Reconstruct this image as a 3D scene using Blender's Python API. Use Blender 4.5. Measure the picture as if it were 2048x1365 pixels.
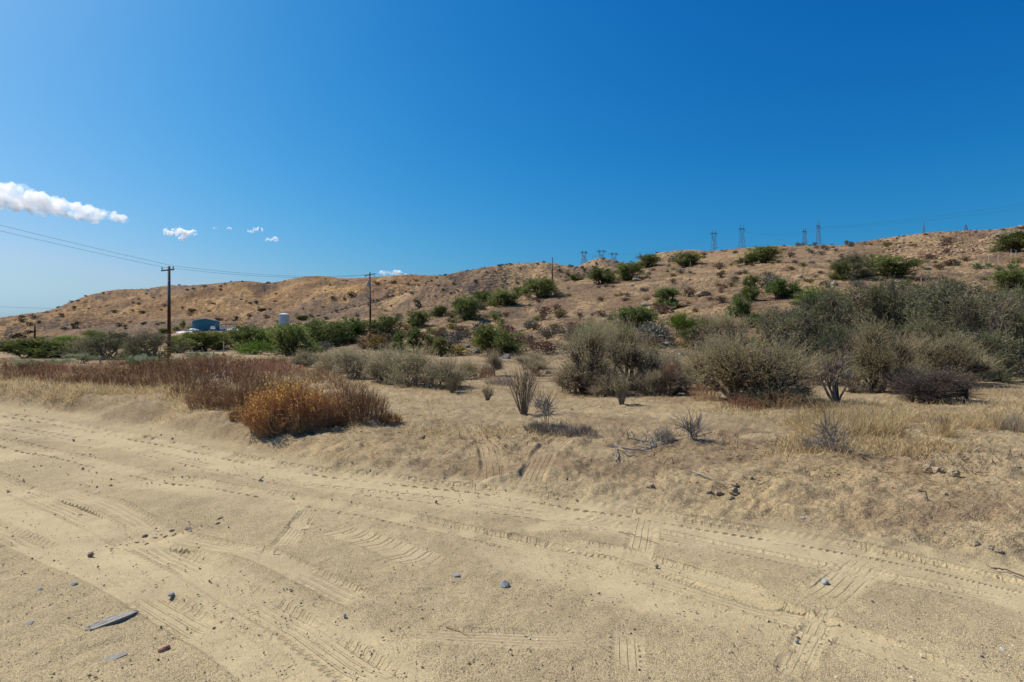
import bpy, bmesh, math, random
import numpy as np
from mathutils import Vector

# ------------------------------------------------------------------ camera, sky, sun, exposure
sc = bpy.context.scene
for _o in list(bpy.data.objects):
    bpy.data.objects.remove(_o, do_unlink=True)
EYE = 1.7                      # eye height, metres
FPX = 1138.0                   # focal length in photo pixels (20 mm lens on a 36 mm, 2048 px wide sensor)
CX, CY = 1024.0, 682.5
cam_d = bpy.data.cameras.new('camera')
cam_d.lens = 20.0; cam_d.sensor_width = 36.0; cam_d.clip_start = 0.1; cam_d.clip_end = 30000
cam = bpy.data.objects.new('camera', cam_d)
cam.location = (0, 0, EYE); cam.rotation_euler = (math.radians(90), 0, 0)
sc.collection.objects.link(cam); sc.camera = cam

SUN_AZ = math.radians(-63)     # clockwise from +Y, the view direction: the sun stands front-left
SUN_EL = math.radians(50)
SUN = Vector((math.sin(SUN_AZ) * math.cos(SUN_EL), math.cos(SUN_AZ) * math.cos(SUN_EL), math.sin(SUN_EL)))
world = bpy.data.worlds.new('World'); sc.world = world; world.use_nodes = True
wn = world.node_tree.nodes; wl = world.node_tree.links
for n in list(wn): wn.remove(n)
w_out = wn.new('ShaderNodeOutputWorld'); w_bg = wn.new('ShaderNodeBackground')
sky = wn.new('ShaderNodeTexSky'); sky.sky_type = 'NISHITA'; sky.sun_disc = False
sky.sun_elevation = SUN_EL; sky.sun_rotation = SUN_AZ
sky.altitude = 900; sky.air_density = 1.3; sky.dust_density = 3.0; sky.ozone_density = 1.0
W_STRENGTH = 0.090
w_bg.inputs['Strength'].default_value = W_STRENGTH
# one colour response for the whole sky (deep polarised blue, as the camera saw it); it stops at white near the sun
w_sep = wn.new('ShaderNodeSeparateColor'); w_com = wn.new('ShaderNodeCombineColor')
wl.new(sky.outputs['Color'], w_sep.inputs[0]); w_ch = []
for _i, (_p, _g) in enumerate([(2.90, 2.14), (1.28, 0.69), (0.88, 0.63)]):
    a_ = wn.new('ShaderNodeMath'); a_.operation = 'MULTIPLY'; a_.inputs[1].default_value = 0.05
    b_ = wn.new('ShaderNodeMath'); b_.operation = 'POWER'; b_.inputs[1].default_value = _p
    c_ = wn.new('ShaderNodeMath'); c_.operation = 'MULTIPLY'; c_.inputs[1].default_value = math.exp(_g)
    e_ = wn.new('ShaderNodeMath'); e_.operation = 'MINIMUM'; e_.inputs[1].default_value = 1.15
    d_ = wn.new('ShaderNodeMath'); d_.operation = 'MULTIPLY'; d_.inputs[1].default_value = 1 / (W_STRENGTH * 1.19)
    wl.new(w_sep.outputs[_i], a_.inputs[0])
    for p_, q_ in ((a_, b_), (b_, c_), (c_, e_), (e_, d_)): wl.new(p_.outputs[0], q_.inputs[0])
    w_ch.append((e_, d_)); wl.new(d_.outputs[0], w_com.inputs[_i])
# the red end never outruns the green: the haze stays a pale blue down to the horizon
w_cap = wn.new('ShaderNodeMath'); w_cap.operation = 'MULTIPLY'; w_cap.inputs[1].default_value = 0.67; wl.new(w_ch[1][0].outputs[0], w_cap.inputs[0])
w_min = wn.new('ShaderNodeMath'); w_min.operation = 'MINIMUM'; wl.new(w_ch[0][0].outputs[0], w_min.inputs[0]); wl.new(w_cap.outputs[0], w_min.inputs[1])
wl.new(w_min.outputs[0], w_ch[0][1].inputs[0])
w_fl = wn.new('ShaderNodeMath'); w_fl.operation = 'MULTIPLY'; w_fl.inputs[1].default_value = 1.2; wl.new(w_ch[1][0].outputs[0], w_fl.inputs[0])
w_max = wn.new('ShaderNodeMath'); w_max.operation = 'MAXIMUM'; wl.new(w_ch[2][0].outputs[0], w_max.inputs[0]); wl.new(w_fl.outputs[0], w_max.inputs[1])
wl.new(w_max.outputs[0], w_ch[2][1].inputs[0])
wl.new(w_com.outputs[0], w_bg.inputs['Color'])
wl.new(w_bg.outputs['Background'], w_out.inputs['Surface'])

sun_d = bpy.data.lights.new('sun', 'SUN'); sun_d.energy = 4.9; sun_d.angle = math.radians(0.53); sun_d.color = (1.0, 0.945, 0.86)
sun_o = bpy.data.objects.new('sun', sun_d); sun_o.rotation_euler = SUN.to_track_quat('Z', 'Y').to_euler()
sun_o.location = SUN * 200
sc.collection.objects.link(sun_o)
sc.view_settings.view_transform = 'Standard'; sc.view_settings.look = 'None'
sc.view_settings.exposure = 0.25; sc.view_settings.gamma = 1.0; sc.view_settings.use_curve_mapping = False
sc.render.engine = 'CYCLES'
cy = sc.cycles
cy.max_bounces = 6; cy.diffuse_bounces = 3; cy.glossy_bounces = 2; cy.transmission_bounces = 3
cy.volume_bounces = 14; cy.transparent_max_bounces = 6
cy.use_denoising = True; cy.denoiser = 'OPENIMAGEDENOISE'; cy.denoising_input_passes = 'RGB_ALBEDO_NORMAL'; cy.denoising_prefilter = 'ACCURATE'

COL = sc.collection

# ------------------------------------------------------------------ noise
def _hash(ix, iy, seed):
    h = (ix.astype(np.int64) * 374761393 + iy.astype(np.int64) * 668265263 + seed * 974634777) & 0xFFFFFFFF
    h = ((h ^ (h >> 13)) * 1274126177) & 0xFFFFFFFF
    h = ((h ^ (h >> 16)) * 2246822519) & 0xFFFFFFFF
    h = h ^ (h >> 15)
    return (h & 0xFFFFFF).astype(np.float64) / float(0xFFFFFF)

def vnoise(x, y, seed=0):
    x = np.asarray(x, float); y = np.asarray(y, float)
    fx = np.floor(x); fy = np.floor(y); tx = x - fx; ty = y - fy
    tx = tx * tx * tx * (tx * (tx * 6 - 15) + 10); ty = ty * ty * ty * (ty * (ty * 6 - 15) + 10)
    ix = fx.astype(np.int64); iy = fy.astype(np.int64)
    a = _hash(ix, iy, seed); b = _hash(ix + 1, iy, seed); c = _hash(ix, iy + 1, seed); d = _hash(ix + 1, iy + 1, seed)
    return (a + (b - a) * tx) * (1 - ty) + (c + (d - c) * tx) * ty      # 0..1

def fbm(x, y, octv=4, seed=0, gain=0.5):
    s = 0.0; amp = 1.0; tot = 0.0
    x = np.asarray(x, float); y = np.asarray(y, float)
    for k in range(octv):
        s = s + amp * (vnoise(x, y, seed + 17 * k) - 0.5); tot += amp
        x, y = (x * 0.8 - y * 0.6) * 2.03 + 11.3, (x * 0.6 + y * 0.8) * 2.03 + 5.7
        amp *= gain
    return s / tot * 2.0                                               # about -1..1

def sstep(a, b, x):
    t = np.clip((np.asarray(x, float) - a) / (b - a), 0, 1)
    return t * t * (3 - 2 * t)

# ------------------------------------------------------------------ terrain
def curve(pts):
    px = np.array([p[0] for p in pts], float); v = np.array([p[1] for p in pts], float)
    # monotone-ish smooth interpolation of a control list
    m = np.gradient(v, px)
    def f(x):
        x = np.clip(x, px[0], px[-1]); i = np.clip(np.searchsorted(px, x) - 1, 0, len(px) - 2)
        h = px[i + 1] - px[i]; t = (x - px[i]) / h
        return ((2*t**3 - 3*t**2 + 1) * v[i] + (t**3 - 2*t**2 + t) * h * m[i] + (-2*t**3 + 3*t**2) * v[i+1] + (t**3 - t**2) * h * m[i+1])
    return f

# every hill: skyline (bearing, height angle), distance of crest and distance of foot for each bearing
LAYERS = []
def hill(name, crest, ydist, yfoot, conc=1.25, lin=0.6, fall=0.55, rough=1.0):
    LAYERS.append(dict(name=name, crest=curve(crest), yc=curve(ydist), yf=curve(yfoot), conc=conc, lin=lin, fall=fall, rough=rough))
hill('hillside',
     [(300,700),(400,690),(500,676),(600,663),(700,649),(800,634),(900,617),(1000,600),(1104,570),(1200,552),(1270,535),(1400,511),(1500,497),(1540,494),(1620,492),(1700,491),(1760,491),(1850,488),(1930,482),(2048,466),(2400,440),(3200,440)],
     [(300,120),(500,130),(600,132),(700,140),(800,150),(900,165),(1000,190),(1104,222),(1200,235),(1400,245),(1540,235),(1700,215),(1850,205),(2048,200),(3200,190)],
     [(300,80),(500,75),(700,66),(900,56),(1000,52),(1104,48),(1200,46),(1400,42),(1540,38),(1700,35),(2048,31),(3200,28)], conc=1.45, lin=0.75, rough=1.0)
hill('terrace',
     [(-900,706),(-500,702),(0,694),(100,692),(270,680),(340,669),(385,662),(460,660),(570,648),(640,641),(700,636),(800,630),(900,628),(1000,660)],
     [(-900,270),(1000,270)], [(-900,110),(0,100),(400,92),(1000,90)], conc=1.2, lin=0.8, fall=0.08, rough=0.5)
hill('far_hill',
     [(-900,690),(-500,685),(-200,668),(0,645),(60,632),(120,620),(160,605),(210,595),(280,587),(330,578),(380,575),(430,569),(490,563),(530,566),(600,557),(640,554),(700,556),(740,553),(790,551),(850,555),(890,558),(1000,565),(1104,585),(1300,640)],
     [(-900,680),(1300,720)], [(-900,300),(400,295),(1300,330)], conc=1.15, lin=0.7, rough=3.2)
hill('rocky_hill',
     [(480,690),(560,662),(620,644),(680,624),(780,600),(850,572),(890,556),(940,543),(1000,533),(1050,528),(1100,526),(1130,529),(1170,532),(1230,541),(1300,562),(1400,600)],
     [(480,330),(680,370),(900,400),(1400,430)], [(480,210),(1400,220)], conc=1.2, lin=0.7, rough=2.8)
hill('back_hill',
     [(700,695),(900,640),(1000,600),(1100,560),(1140,543),(1160,532),(1185,521),(1205,517),(1225,521),(1240,525),(1265,527),(1280,521),(1310,508),(1350,502),(1390,500),(1420,502),(1440,500),(1500,496),(1560,499),(1640,505),(1800,520)],
     [(1000,620),(1800,620)], [(1000,300),(1800,300)], conc=1.2, lin=0.7, rough=0.5)
hill('right_ridge',
     [(1250,690),(1400,570),(1480,530),(1600,505),(1690,489),(1760,478),(1850,467),(1930,461),(2000,458),(2048,451),(2400,430),(3200,440)],
     [(1250,430),(3200,420)], [(1250,240),(3200,230)], conc=1.2, lin=0.7, rough=0.5)
hill('pylon_ridge',
     [(600,695),(800,640),(1050,565),(1120,540),(1168,533),(1228,534),(1300,524),(1420,508),(1500,503),(1650,502),(1750,487),(1850,471),(1932,464),(2048,457),(2400,440),(3200,450)],
     [(800,1150),(3200,1150)], [(800,750),(3200,700)], rough=0.3)

road_edge = curve([(-600,790),(-200,800),(0,812),(150,832),(250,848),(400,880),(500,902),(700,946),(1000,990),(1300,1038),(1700,1090),(2048,1150),(2500,1230)])
bank_h = curve([(-600,0.50),(0,0.44),(300,0.36),(600,0.24),(900,0.15),(1200,0.16),(1600,0.17),(2048,0.20),(2500,0.2)])

def bearing(x, y):
    """photo column that looks along (x, y), and a 1..0 weight that flattens the hills out behind the viewer"""
    th = np.arctan2(x, y)
    px = CX + FPX * np.tan(np.clip(th, -1.12, 1.12))
    return px, 1 - sstep(1.2, 2.1, np.abs(th)), np.hypot(x, y) * np.cos(np.clip(th, -1.12, 1.12))

def road_coord(x, y):
    px, w, Y = bearing(x, y)
    return Y - EYE * FPX / (road_edge(px) - CY), px, Y        # metres beyond the road's far edge (depth)

def terrain(x, y, want_layer=False):
    x = np.asarray(x, float); y = np.asarray(y, float)
    d, px, Y = road_coord(x, y)
    front = 1 - sstep(1.25, 1.6, np.abs(np.arctan2(x, y)))
    d = d + 0.5 * fbm(x / 1.7, y / 1.7, 3, 5) * sstep(2, 8, Y)
    bh = bank_h(np.clip(px, -600, 2500))
    up = sstep(-0.15, 1.5, d)
    z = bh * up * front * (1 - 0.55 * sstep(20, 60, Y))
    z = z + up * front * (0.05 * fbm(x / 0.9, y / 0.9, 4, 31) + 0.09 * fbm(x / 3.1, y / 3.1, 3, 8) + 0.12 * sstep(20, 50, Y) * fbm(x / 9, y / 9, 3, 3))
    z = z + (1 - up) * 0.035 * fbm(x / 2.2, y / 1.6, 3, 77)
    base = z.copy(); layer = np.zeros(x.shape, int)
    _, w, Yd = bearing(x, y)
    for i, L in enumerate(LAYERS):
        yc = L['yc'](px); yf = L['yf'](px)
        zc = np.maximum((EYE + (CY - L['crest'](px)) / FPX * yc) * w, 0.0)
        t = (Yd - yf) / (yc - yf); tc = np.clip(t, 0, 1)
        s = L['lin'] * tc ** L['conc'] + (1 - L['lin']) * tc * tc * (3 - 2 * tc)
        h = zc * s * (1 - L['fall'] * sstep(1.0, 2.2, t)) - 0.4 * (1 - sstep(0.0, 0.05, t))
        edge = sstep(0, 0.12, tc) * (1 - 0.75 * sstep(0.8, 1.0, tc))
        sc_ = 0.012 * yc
        h = h + L['rough'] * edge * (sc_ * 0.55 * fbm(x / (0.16 * yc), y / (0.16 * yc), 4, 100 + i)
             + 0.5 * sc_ * (0.35 - np.abs(fbm(x / (0.1 * yc), y / (0.2 * yc), 3, 140 + i))))
        h = h + (0.10 + 0.0007 * yc) * sstep(0, 0.1, tc) * fbm(x / 2.3, y / 2.3, 3, 200 + i) 
        k = 0.5 + 0.002 * yc
        a = np.clip(0.5 + 0.5 * (h - z) / k, 0, 1)
        zn = z * (1 - a) + h * a + k * a * (1 - a) * 0.5
        zn = np.where(t < -0.02, z, zn)
        layer = np.where((h > z) & (t > 0.005), i + 1, layer)
        z = zn
    if want_layer:
        return z, layer, d, px, Y
    return z

_TY = np.exp(np.linspace(math.log(2.2), math.log(1400), 2600))
def at(px, py):
    """ground point seen along a photo pixel"""
    px = float(px); py = float(py)
    u = (px - CX) / FPX
    g = terrain(u * _TY, _TY)
    for k in range(40):
        ray = EYE + (CY - py) / FPX * _TY
        hit = np.nonzero(ray <= g)[0]
        if len(hit):
            i = hit[0]; Y = _TY[i]
            return np.array([u * Y, Y, g[i]])
        py += 1.0
    Y = 300.0
    return np.array([u * Y, Y, float(terrain(np.array([u * Y]), np.array([Y]))[0])])
def gz(x, y):
    return float(terrain(np.array([x], float), np.array([y], float))[0])

# ------------------------------------------------------------------ materials
def new_mat(name):
    m = bpy.data.materials.new(name); m.use_nodes = True
    nt = m.node_tree
    for n in list(nt.nodes): nt.nodes.remove(n)
    out = nt.nodes.new('ShaderNodeOutputMaterial')
    return m, nt, out
def N(nt, typ, **kw):
    n = nt.nodes.new(typ)
    for k, v in kw.items(): setattr(n, k, v)
    return n
def simple_mat(name, col, rough=0.7, metal=0.0, var=0.15, scale=6.0, spec=0.3, bump=0.0, stretch=(1,1,1)):
    m, nt, out = new_mat(name)
    p = N(nt, 'ShaderNodeBsdfPrincipled'); nt.links.new(p.outputs[0], out.inputs[0])
    p.inputs['Roughness'].default_value = rough; p.inputs['Metallic'].default_value = metal
    p.inputs['Specular IOR Level'].default_value = spec
    tc = N(nt, 'ShaderNodeTexCoord'); mp = N(nt, 'ShaderNodeMapping'); mp.inputs['Scale'].default_value = stretch
    nt.links.new(tc.outputs['Object'], mp.inputs['Vector'])
    no = N(nt, 'ShaderNodeTexNoise'); no.inputs['Scale'].default_value = scale; no.inputs['Detail'].default_value = 5
    nt.links.new(mp.outputs[0], no.inputs['Vector'])
    cr = N(nt, 'ShaderNodeValToRGB'); nt.links.new(no.outputs['Fac'], cr.inputs[0])
    cr.color_ramp.elements[0].position = 0.3; cr.color_ramp.elements[1].position = 0.7
    cr.color_ramp.elements[0].color = tuple(max(0, c * (1 - var)) for c in col) + (1,)
    cr.color_ramp.elements[1].color = tuple(min(1, c * (1 + var)) for c in col) + (1,)
    nt.links.new(cr.outputs[0], p.inputs['Base Color'])
    if bump:
        b = N(nt, 'ShaderNodeBump'); b.inputs['Strength'].default_value = 0.6; b.inputs['Distance'].default_value = bump
        nt.links.new(no.outputs['Fac'], b.inputs['Height']); nt.links.new(b.outputs[0], p.inputs['Normal'])
    return m
def leaf_mat(name, ramp, transl=0.3, objvar=0.12, rough=0.7, hue=0.02):
    """ramp: list of (pos, colour) looked up by the per-leaf 'tint' attribute; every plant is shifted a little by its own random number"""
    m, nt, out = new_mat(name)
    at_ = N(nt, 'ShaderNodeAttribute', attribute_name='tint')
    cr = N(nt, 'ShaderNodeValToRGB'); nt.links.new(at_.outputs['Fac'], cr.inputs[0])
    el = cr.color_ramp.elements
    el[0].position, el[0].color = ramp[0][0], tuple(ramp[0][1]) + (1,)
    el[1].position, el[1].color = ramp[-1][0], tuple(ramp[-1][1]) + (1,)
    for p_, c_ in ramp[1:-1]:
        e = el.new(p_); e.color = tuple(c_) + (1,)
    oi = N(nt, 'ShaderNodeObjectInfo'); hs = N(nt, 'ShaderNodeHueSaturation')
    mr = N(nt, 'ShaderNodeMapRange'); mr.inputs['To Min'].default_value = 1 - objvar; mr.inputs['To Max'].default_value = 1 + objvar
    nt.links.new(oi.outputs['Random'], mr.inputs['Value']); nt.links.new(mr.outputs[0], hs.inputs['Value'])
    mh = N(nt, 'ShaderNodeMapRange'); mh.inputs['To Min'].default_value = 0.5 - hue; mh.inputs['To Max'].default_value = 0.5 + hue
    mm = N(nt, 'ShaderNodeMath', operation='MULTIPLY'); mm.inputs[1].default_value = 7.13
    mf = N(nt, 'ShaderNodeMath', operation='FRACT')
    nt.links.new(oi.outputs['Random'], mm.inputs[0]); nt.links.new(mm.outputs[0], mf.inputs[0]); nt.links.new(mf.outputs[0], mh.inputs['Value'])
    nt.links.new(mh.outputs[0], hs.inputs['Hue']); nt.links.new(cr.outputs[0], hs.inputs['Color'])
    df = N(nt, 'ShaderNodeBsdfDiffuse'); nt.links.new(hs.outputs[0], df.inputs['Color'])
    if transl > 0:
        tr = N(nt, 'ShaderNodeBsdfTranslucent'); nt.links.new(hs.outputs[0], tr.inputs['Color'])
        mx = N(nt, 'ShaderNodeMixShader'); mx.inputs[0].default_value = transl
        nt.links.new(df.outputs[0], mx.inputs[1]); nt.links.new(tr.outputs[0], mx.inputs[2]); nt.links.new(mx.outputs[0], out.inputs[0])
    else:
        nt.links.new(df.outputs[0], out.inputs[0])
    return m

def ground_mat(name, fine=60.0, grit=130.0, bump=0.012, clump=1.2, contrast=0.3, grit_amt=0.5, clump_bump=0.0, tread=False):
    m, nt, out = new_mat(name)
    df = N(nt, 'ShaderNodeBsdfPrincipled'); df.inputs['Roughness'].default_value = 0.95; df.inputs['Specular IOR Level'].default_value = 0.08
    nt.links.new(df.outputs[0], out.inputs[0])
    a = N(nt, 'ShaderNodeAttribute', attribute_name='col')
    tc = N(nt, 'ShaderNodeTexCoord')
    n1 = N(nt, 'ShaderNodeTexNoise'); n1.inputs['Scale'].default_value = fine; n1.inputs['Detail'].default_value = 4; n1.inputs['Roughness'].default_value = 0.7
    n2 = N(nt, 'ShaderNodeTexNoise'); n2.inputs['Scale'].default_value = clump; n2.inputs['Detail'].default_value = 7; n2.inputs['Roughness'].default_value = 0.75
    vo = N(nt, 'ShaderNodeTexVoronoi'); vo.inputs['Scale'].default_value = grit; vo.feature = 'F1'
    for n in (n1, n2, vo): nt.links.new(tc.outputs['Object'], n.inputs['Vector'])
    # brightness of single grains
    mg = N(nt, 'ShaderNodeMapRange'); mg.inputs['To Min'].default_value = 1 - grit_amt * 0.75; mg.inputs['To Max'].default_value = 1 + grit_amt * 0.40
    sep = N(nt, 'ShaderNodeSeparateColor'); nt.links.new(vo.outputs['Color'], sep.inputs[0]); pw = N(nt, 'ShaderNodeMath', operation='POWER'); pw.inputs[1].default_value = 0.55; nt.links.new(sep.outputs[0], pw.inputs[0]); nt.links.new(pw.outputs[0], mg.inputs['Value'])
    m1 = N(nt, 'ShaderNodeMapRange'); m1.inputs['From Min'].default_value = 0.3; m1.inputs['From Max'].default_value = 0.7
    m1.inputs['To Min'].default_value = 1 - contrast; m1.inputs['To Max'].default_value = 1 + contrast
    m2 = N(nt, 'ShaderNodeMapRange'); m2.inputs['From Min'].default_value = 0.3; m2.inputs['From Max'].default_value = 0.7
    m2.inputs['To Min'].default_value = 1 - contrast * 0.8; m2.inputs['To Max'].default_value = 1 + contrast * 0.8
    nt.links.new(n1.outputs['Fac'], m1.inputs['Value']); nt.links.new(n2.outputs['Fac'], m2.inputs['Value'])
    mu = N(nt, 'ShaderNodeMath', operation='MULTIPLY'); nt.links.new(m1.outputs[0], mu.inputs[0]); nt.links.new(m2.outputs[0], mu.inputs[1])
    mu2 = N(nt, 'ShaderNodeMath', operation='MULTIPLY'); nt.links.new(mu.outputs[0], mu2.inputs[0]); nt.links.new(mg.outputs[0], mu2.inputs[1])
    vm = N(nt, 'ShaderNodeVectorMath', operation='SCALE'); nt.links.new(a.outputs['Color'], vm.inputs[0]); nt.links.new(mu2.outputs[0], vm.inputs['Scale'])
    nt.links.new(vm.outputs[0], df.inputs['Base Color'])
    if tread:                                    # packed lanes are smoother and finer than the loose sand beside them
        pk = N(nt, 'ShaderNodeAttribute', attribute_name='tread_depth'); ps = N(nt, 'ShaderNodeSeparateXYZ'); nt.links.new(pk.outputs['Vector'], ps.inputs[0])
        loose = N(nt, 'ShaderNodeMapRange'); loose.inputs['To Min'].default_value = 1.0; loose.inputs['To Max'].default_value = 0.3; nt.links.new(ps.outputs['Z'], loose.inputs['Value'])
        gm = N(nt, 'ShaderNodeMix', data_type='FLOAT'); gm.inputs['A'].default_value = 1.0; nt.links.new(loose.outputs[0], gm.inputs['Factor']); nt.links.new(mg.outputs[0], gm.inputs['B'])
        nt.links.new(gm.outputs['Result'], mu2.inputs[1])
    ad = N(nt, 'ShaderNodeMath', operation='MULTIPLY_ADD'); ad.inputs[1].default_value = -0.8
    n1h = N(nt, 'ShaderNodeMath', operation='MULTIPLY'); n1h.inputs[1].default_value = 0.5; nt.links.new(n1.outputs['Fac'], n1h.inputs[0])
    nt.links.new(vo.outputs['Distance'], ad.inputs[0]); nt.links.new(n1h.outputs[0], ad.inputs[2])
    b = N(nt, 'ShaderNodeBump'); b.inputs['Strength'].default_value = 1.0; b.inputs['Distance'].default_value = bump
    if tread: nt.links.new(loose.outputs[0], b.inputs['Strength'])
    nt.links.new(ad.outputs[0], b.inputs['Height'])
    if clump_bump:
        b2 = N(nt, 'ShaderNodeBump'); b2.inputs['Strength'].default_value = 1.0; b2.inputs['Distance'].default_value = clump_bump
        nt.links.new(n2.outputs['Fac'], b2.inputs['Height']); nt.links.new(b2.outputs[0], b.inputs['Normal'])
    if tread:                                    # tyre tread: grooves along the track, lug marks at its edges
        def M(op, a_, b_=None, c_=None):
            n_ = N(nt, 'ShaderNodeMath', operation=op)
            for i_, v_ in enumerate((a_, b_, c_)):
                if v_ is None: continue
                if isinstance(v_, (int, float)): n_.inputs[i_].default_value = v_
                else: nt.links.new(v_, n_.inputs[i_])
            return n_.outputs[0]
        def SS(v_, lo, hi):
            n_ = N(nt, 'ShaderNodeMapRange', interpolation_type='SMOOTHSTEP'); n_.inputs['From Min'].default_value = lo; n_.inputs['From Max'].default_value = hi
            nt.links.new(v_, n_.inputs['Value']); return n_.outputs[0]
        t1_ = N(nt, 'ShaderNodeAttribute', attribute_name='tread'); t2_ = N(nt, 'ShaderNodeAttribute', attribute_name='tread_depth')
        s1 = N(nt, 'ShaderNodeSeparateXYZ'); s2 = N(nt, 'ShaderNodeSeparateXYZ')
        nt.links.new(t1_.outputs['Vector'], s1.inputs[0]); nt.links.new(t2_.outputs['Vector'], s2.inputs[0])
        jit = M('MULTIPLY', M('SUBTRACT', n1.outputs['Fac'], 0.5), 0.22)
        rib = SS(M('COSINE', M('MULTIPLY', M('ADD', s1.outputs['X'], jit), 2 * math.pi)), .35, .8)
        lug = SS(M('SINE', M('MULTIPLY', M('ADD', s1.outputs['Y'], jit), 2 * math.pi)), .1, .7)
        hh = M('ADD', M('MULTIPLY', rib, M('MULTIPLY', s2.outputs['X'], -1.6)), M('MULTIPLY', lug, M('MULTIPLY', s2.outputs['Y'], -1.25)))
        b3 = N(nt, 'ShaderNodeBump'); b3.inputs['Strength'].default_value = 1.0; b3.inputs['Distance'].default_value = 1.0
        nt.links.new(hh, b3.inputs['Height']); nt.links.new(b3.outputs[0], b.inputs['Normal'])
    nt.links.new(b.outputs[0], df.inputs['Normal'])
    return m

# ------------------------------------------------------------------ mesh helpers
def mesh_np(name, V, quads=None, tris=None, tint=None, col=None, smooth=False, mats=(), normals=None):
    me = bpy.data.meshes.new(name)
    V = np.ascontiguousarray(V, np.float32)
    q = np.zeros((0, 4), np.int32) if quads is None else np.asarray(quads, np.int32)
    t = np.zeros((0, 3), np.int32) if tris is None else np.asarray(tris, np.int32)
    nl = q.size + t.size; nf = len(q) + len(t)
    me.vertices.add(len(V)); me.vertices.foreach_set('co', V.ravel())
    me.loops.add(nl); me.loops.foreach_set('vertex_index', np.concatenate([q.ravel(), t.ravel()]).astype(np.int32))
    me.polygons.add(nf)
    st = np.concatenate([np.arange(len(q)) * 4, q.size + np.arange(len(t)) * 3]).astype(np.int32)
    me.polygons.foreach_set('loop_start', st)
    me.polygons.foreach_set('use_smooth', np.full(nf, bool(smooth)))
    for m in mats: me.materials.append(m)
    if tint is not None:
        a = me.attributes.new('tint', 'FLOAT', 'POINT'); a.data.foreach_set('value', np.ascontiguousarray(tint, np.float32))
    if col is not None:
        a = me.attributes.new('col', 'FLOAT_COLOR', 'POINT')
        c4 = np.ones((len(V), 4), np.float32); c4[:, :3] = col; a.data.foreach_set('color', c4.ravel())
    me.update(calc_edges=True)
    if normals is not None:
        me.normals_split_custom_set_from_vertices(normals.tolist())
    return me
def link(name, me, parent=None, label=None, cat=None, group=None, kind=None, loc=None, rot=None, scale=None):
    o = bpy.data.objects.new(name, me); COL.objects.link(o)
    if parent is not None: o.parent = parent
    if label: o['label'] = label
    if cat: o['category'] = cat
    if group: o['group'] = group
    if kind: o['kind'] = kind
    if loc is not None: o.location = [float(v) for v in loc]
    if rot is not None: o.rotation_euler = rot
    if scale is not None: o.scale = scale
    return o

class MB:
    """collects simple solids, builds ONE mesh"""
    def __init__(self): self.v = []; self.q = []; self.t = []; self.n = 0
    def add(self, V, q=None, t=None):
        V = np.asarray(V, float)
        if q is not None and len(q): self.q.append(np.asarray(q) + self.n)
        if t is not None and len(t): self.t.append(np.asarray(t) + self.n)
        self.v.append(V); self.n += len(V); return self
    def box(self, c, s, rz=0.0, M=None):
        c = np.asarray(c, float); h = np.asarray(s, float) / 2
        P = np.array([[x, y, z] for z in (-1, 1) for y in (-1, 1) for x in (-1, 1)], float) * h
        if rz:
            ca, sa = math.cos(rz), math.sin(rz); P = P @ np.array([[ca, sa, 0], [-sa, ca, 0], [0, 0, 1]])
        return self.add(P + c, [[0, 2, 3, 1], [4, 5, 7, 6], [0, 1, 5, 4], [2, 6, 7, 3], [0, 4, 6, 2], [1, 3, 7, 5]])
    def rod(self, a, b, r0, r1=None, sides=8, caps=True):
        r1 = r0 if r1 is None else r1
        a = np.asarray(a, float); b = np.asarray(b, float); d = b - a; d /= max(np.linalg.norm(d), 1e-9)
        u = np.cross(d, [0, 0, 1.0] if abs(d[2]) < 0.9 else [1.0, 0, 0]); u /= np.linalg.norm(u); v = np.cross(d, u)
        an = np.arange(sides) * 2 * math.pi / sides
        ring = np.cos(an)[:, None] * u + np.sin(an)[:, None] * v
        V = np.vstack([a + ring * r0, b + ring * r1, [a], [b]])
        q = [[i, (i + 1) % sides, sides + (i + 1) % sides, sides + i] for i in range(sides)]
        t = []
        if caps:
            for i in range(sides):
                t.append([2 * sides, (i + 1) % sides, i]); t.append([2 * sides + 1, sides + i, sides + (i + 1) % sides])
        return self.add(V, q, t)
    def lathe(self, prof, c=(0, 0, 0), sides=24):
        c = np.asarray(c, float); an = np.arange(sides) * 2 * math.pi / sides
        V = np.vstack([np.c_[r * np.cos(an), r * np.sin(an), np.full(sides, z)] for r, z in prof]) + c
        q = [[k * sides + i, k * sides + (i + 1) % sides, (k + 1) * sides + (i + 1) % sides, (k + 1) * sides + i] for k in range(len(prof) - 1) for i in range(sides)]
        return self.add(V, q)
    def arrays(self):
        V = np.vstack(self.v)
        q = np.vstack(self.q) if self.q else None; t = np.vstack(self.t) if self.t else None
        return V, q, t
    def mesh(self, name, mat, smooth=False):
        V, q, t = self.arrays()
        return mesh_np(name, V, q, t, smooth=smooth, mats=[mat])
    def obj(self, name, mat, parent=None, smooth=False, **kw):
        return link(name, self.mesh(name, mat, smooth), parent, **kw)

def empty(name, loc, label=None, cat=None, group=None, rz=0.0, scale=None):
    o = bpy.data.objects.new(name, None); COL.objects.link(o); o.empty_display_size = 0.2
    o.location = [float(v) for v in loc]; o.rotation_euler = (0, 0, rz)
    if scale is not None: o.scale = scale
    if label: o['label'] = label
    if cat: o['category'] = cat
    if group: o['group'] = group
    return o
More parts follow.
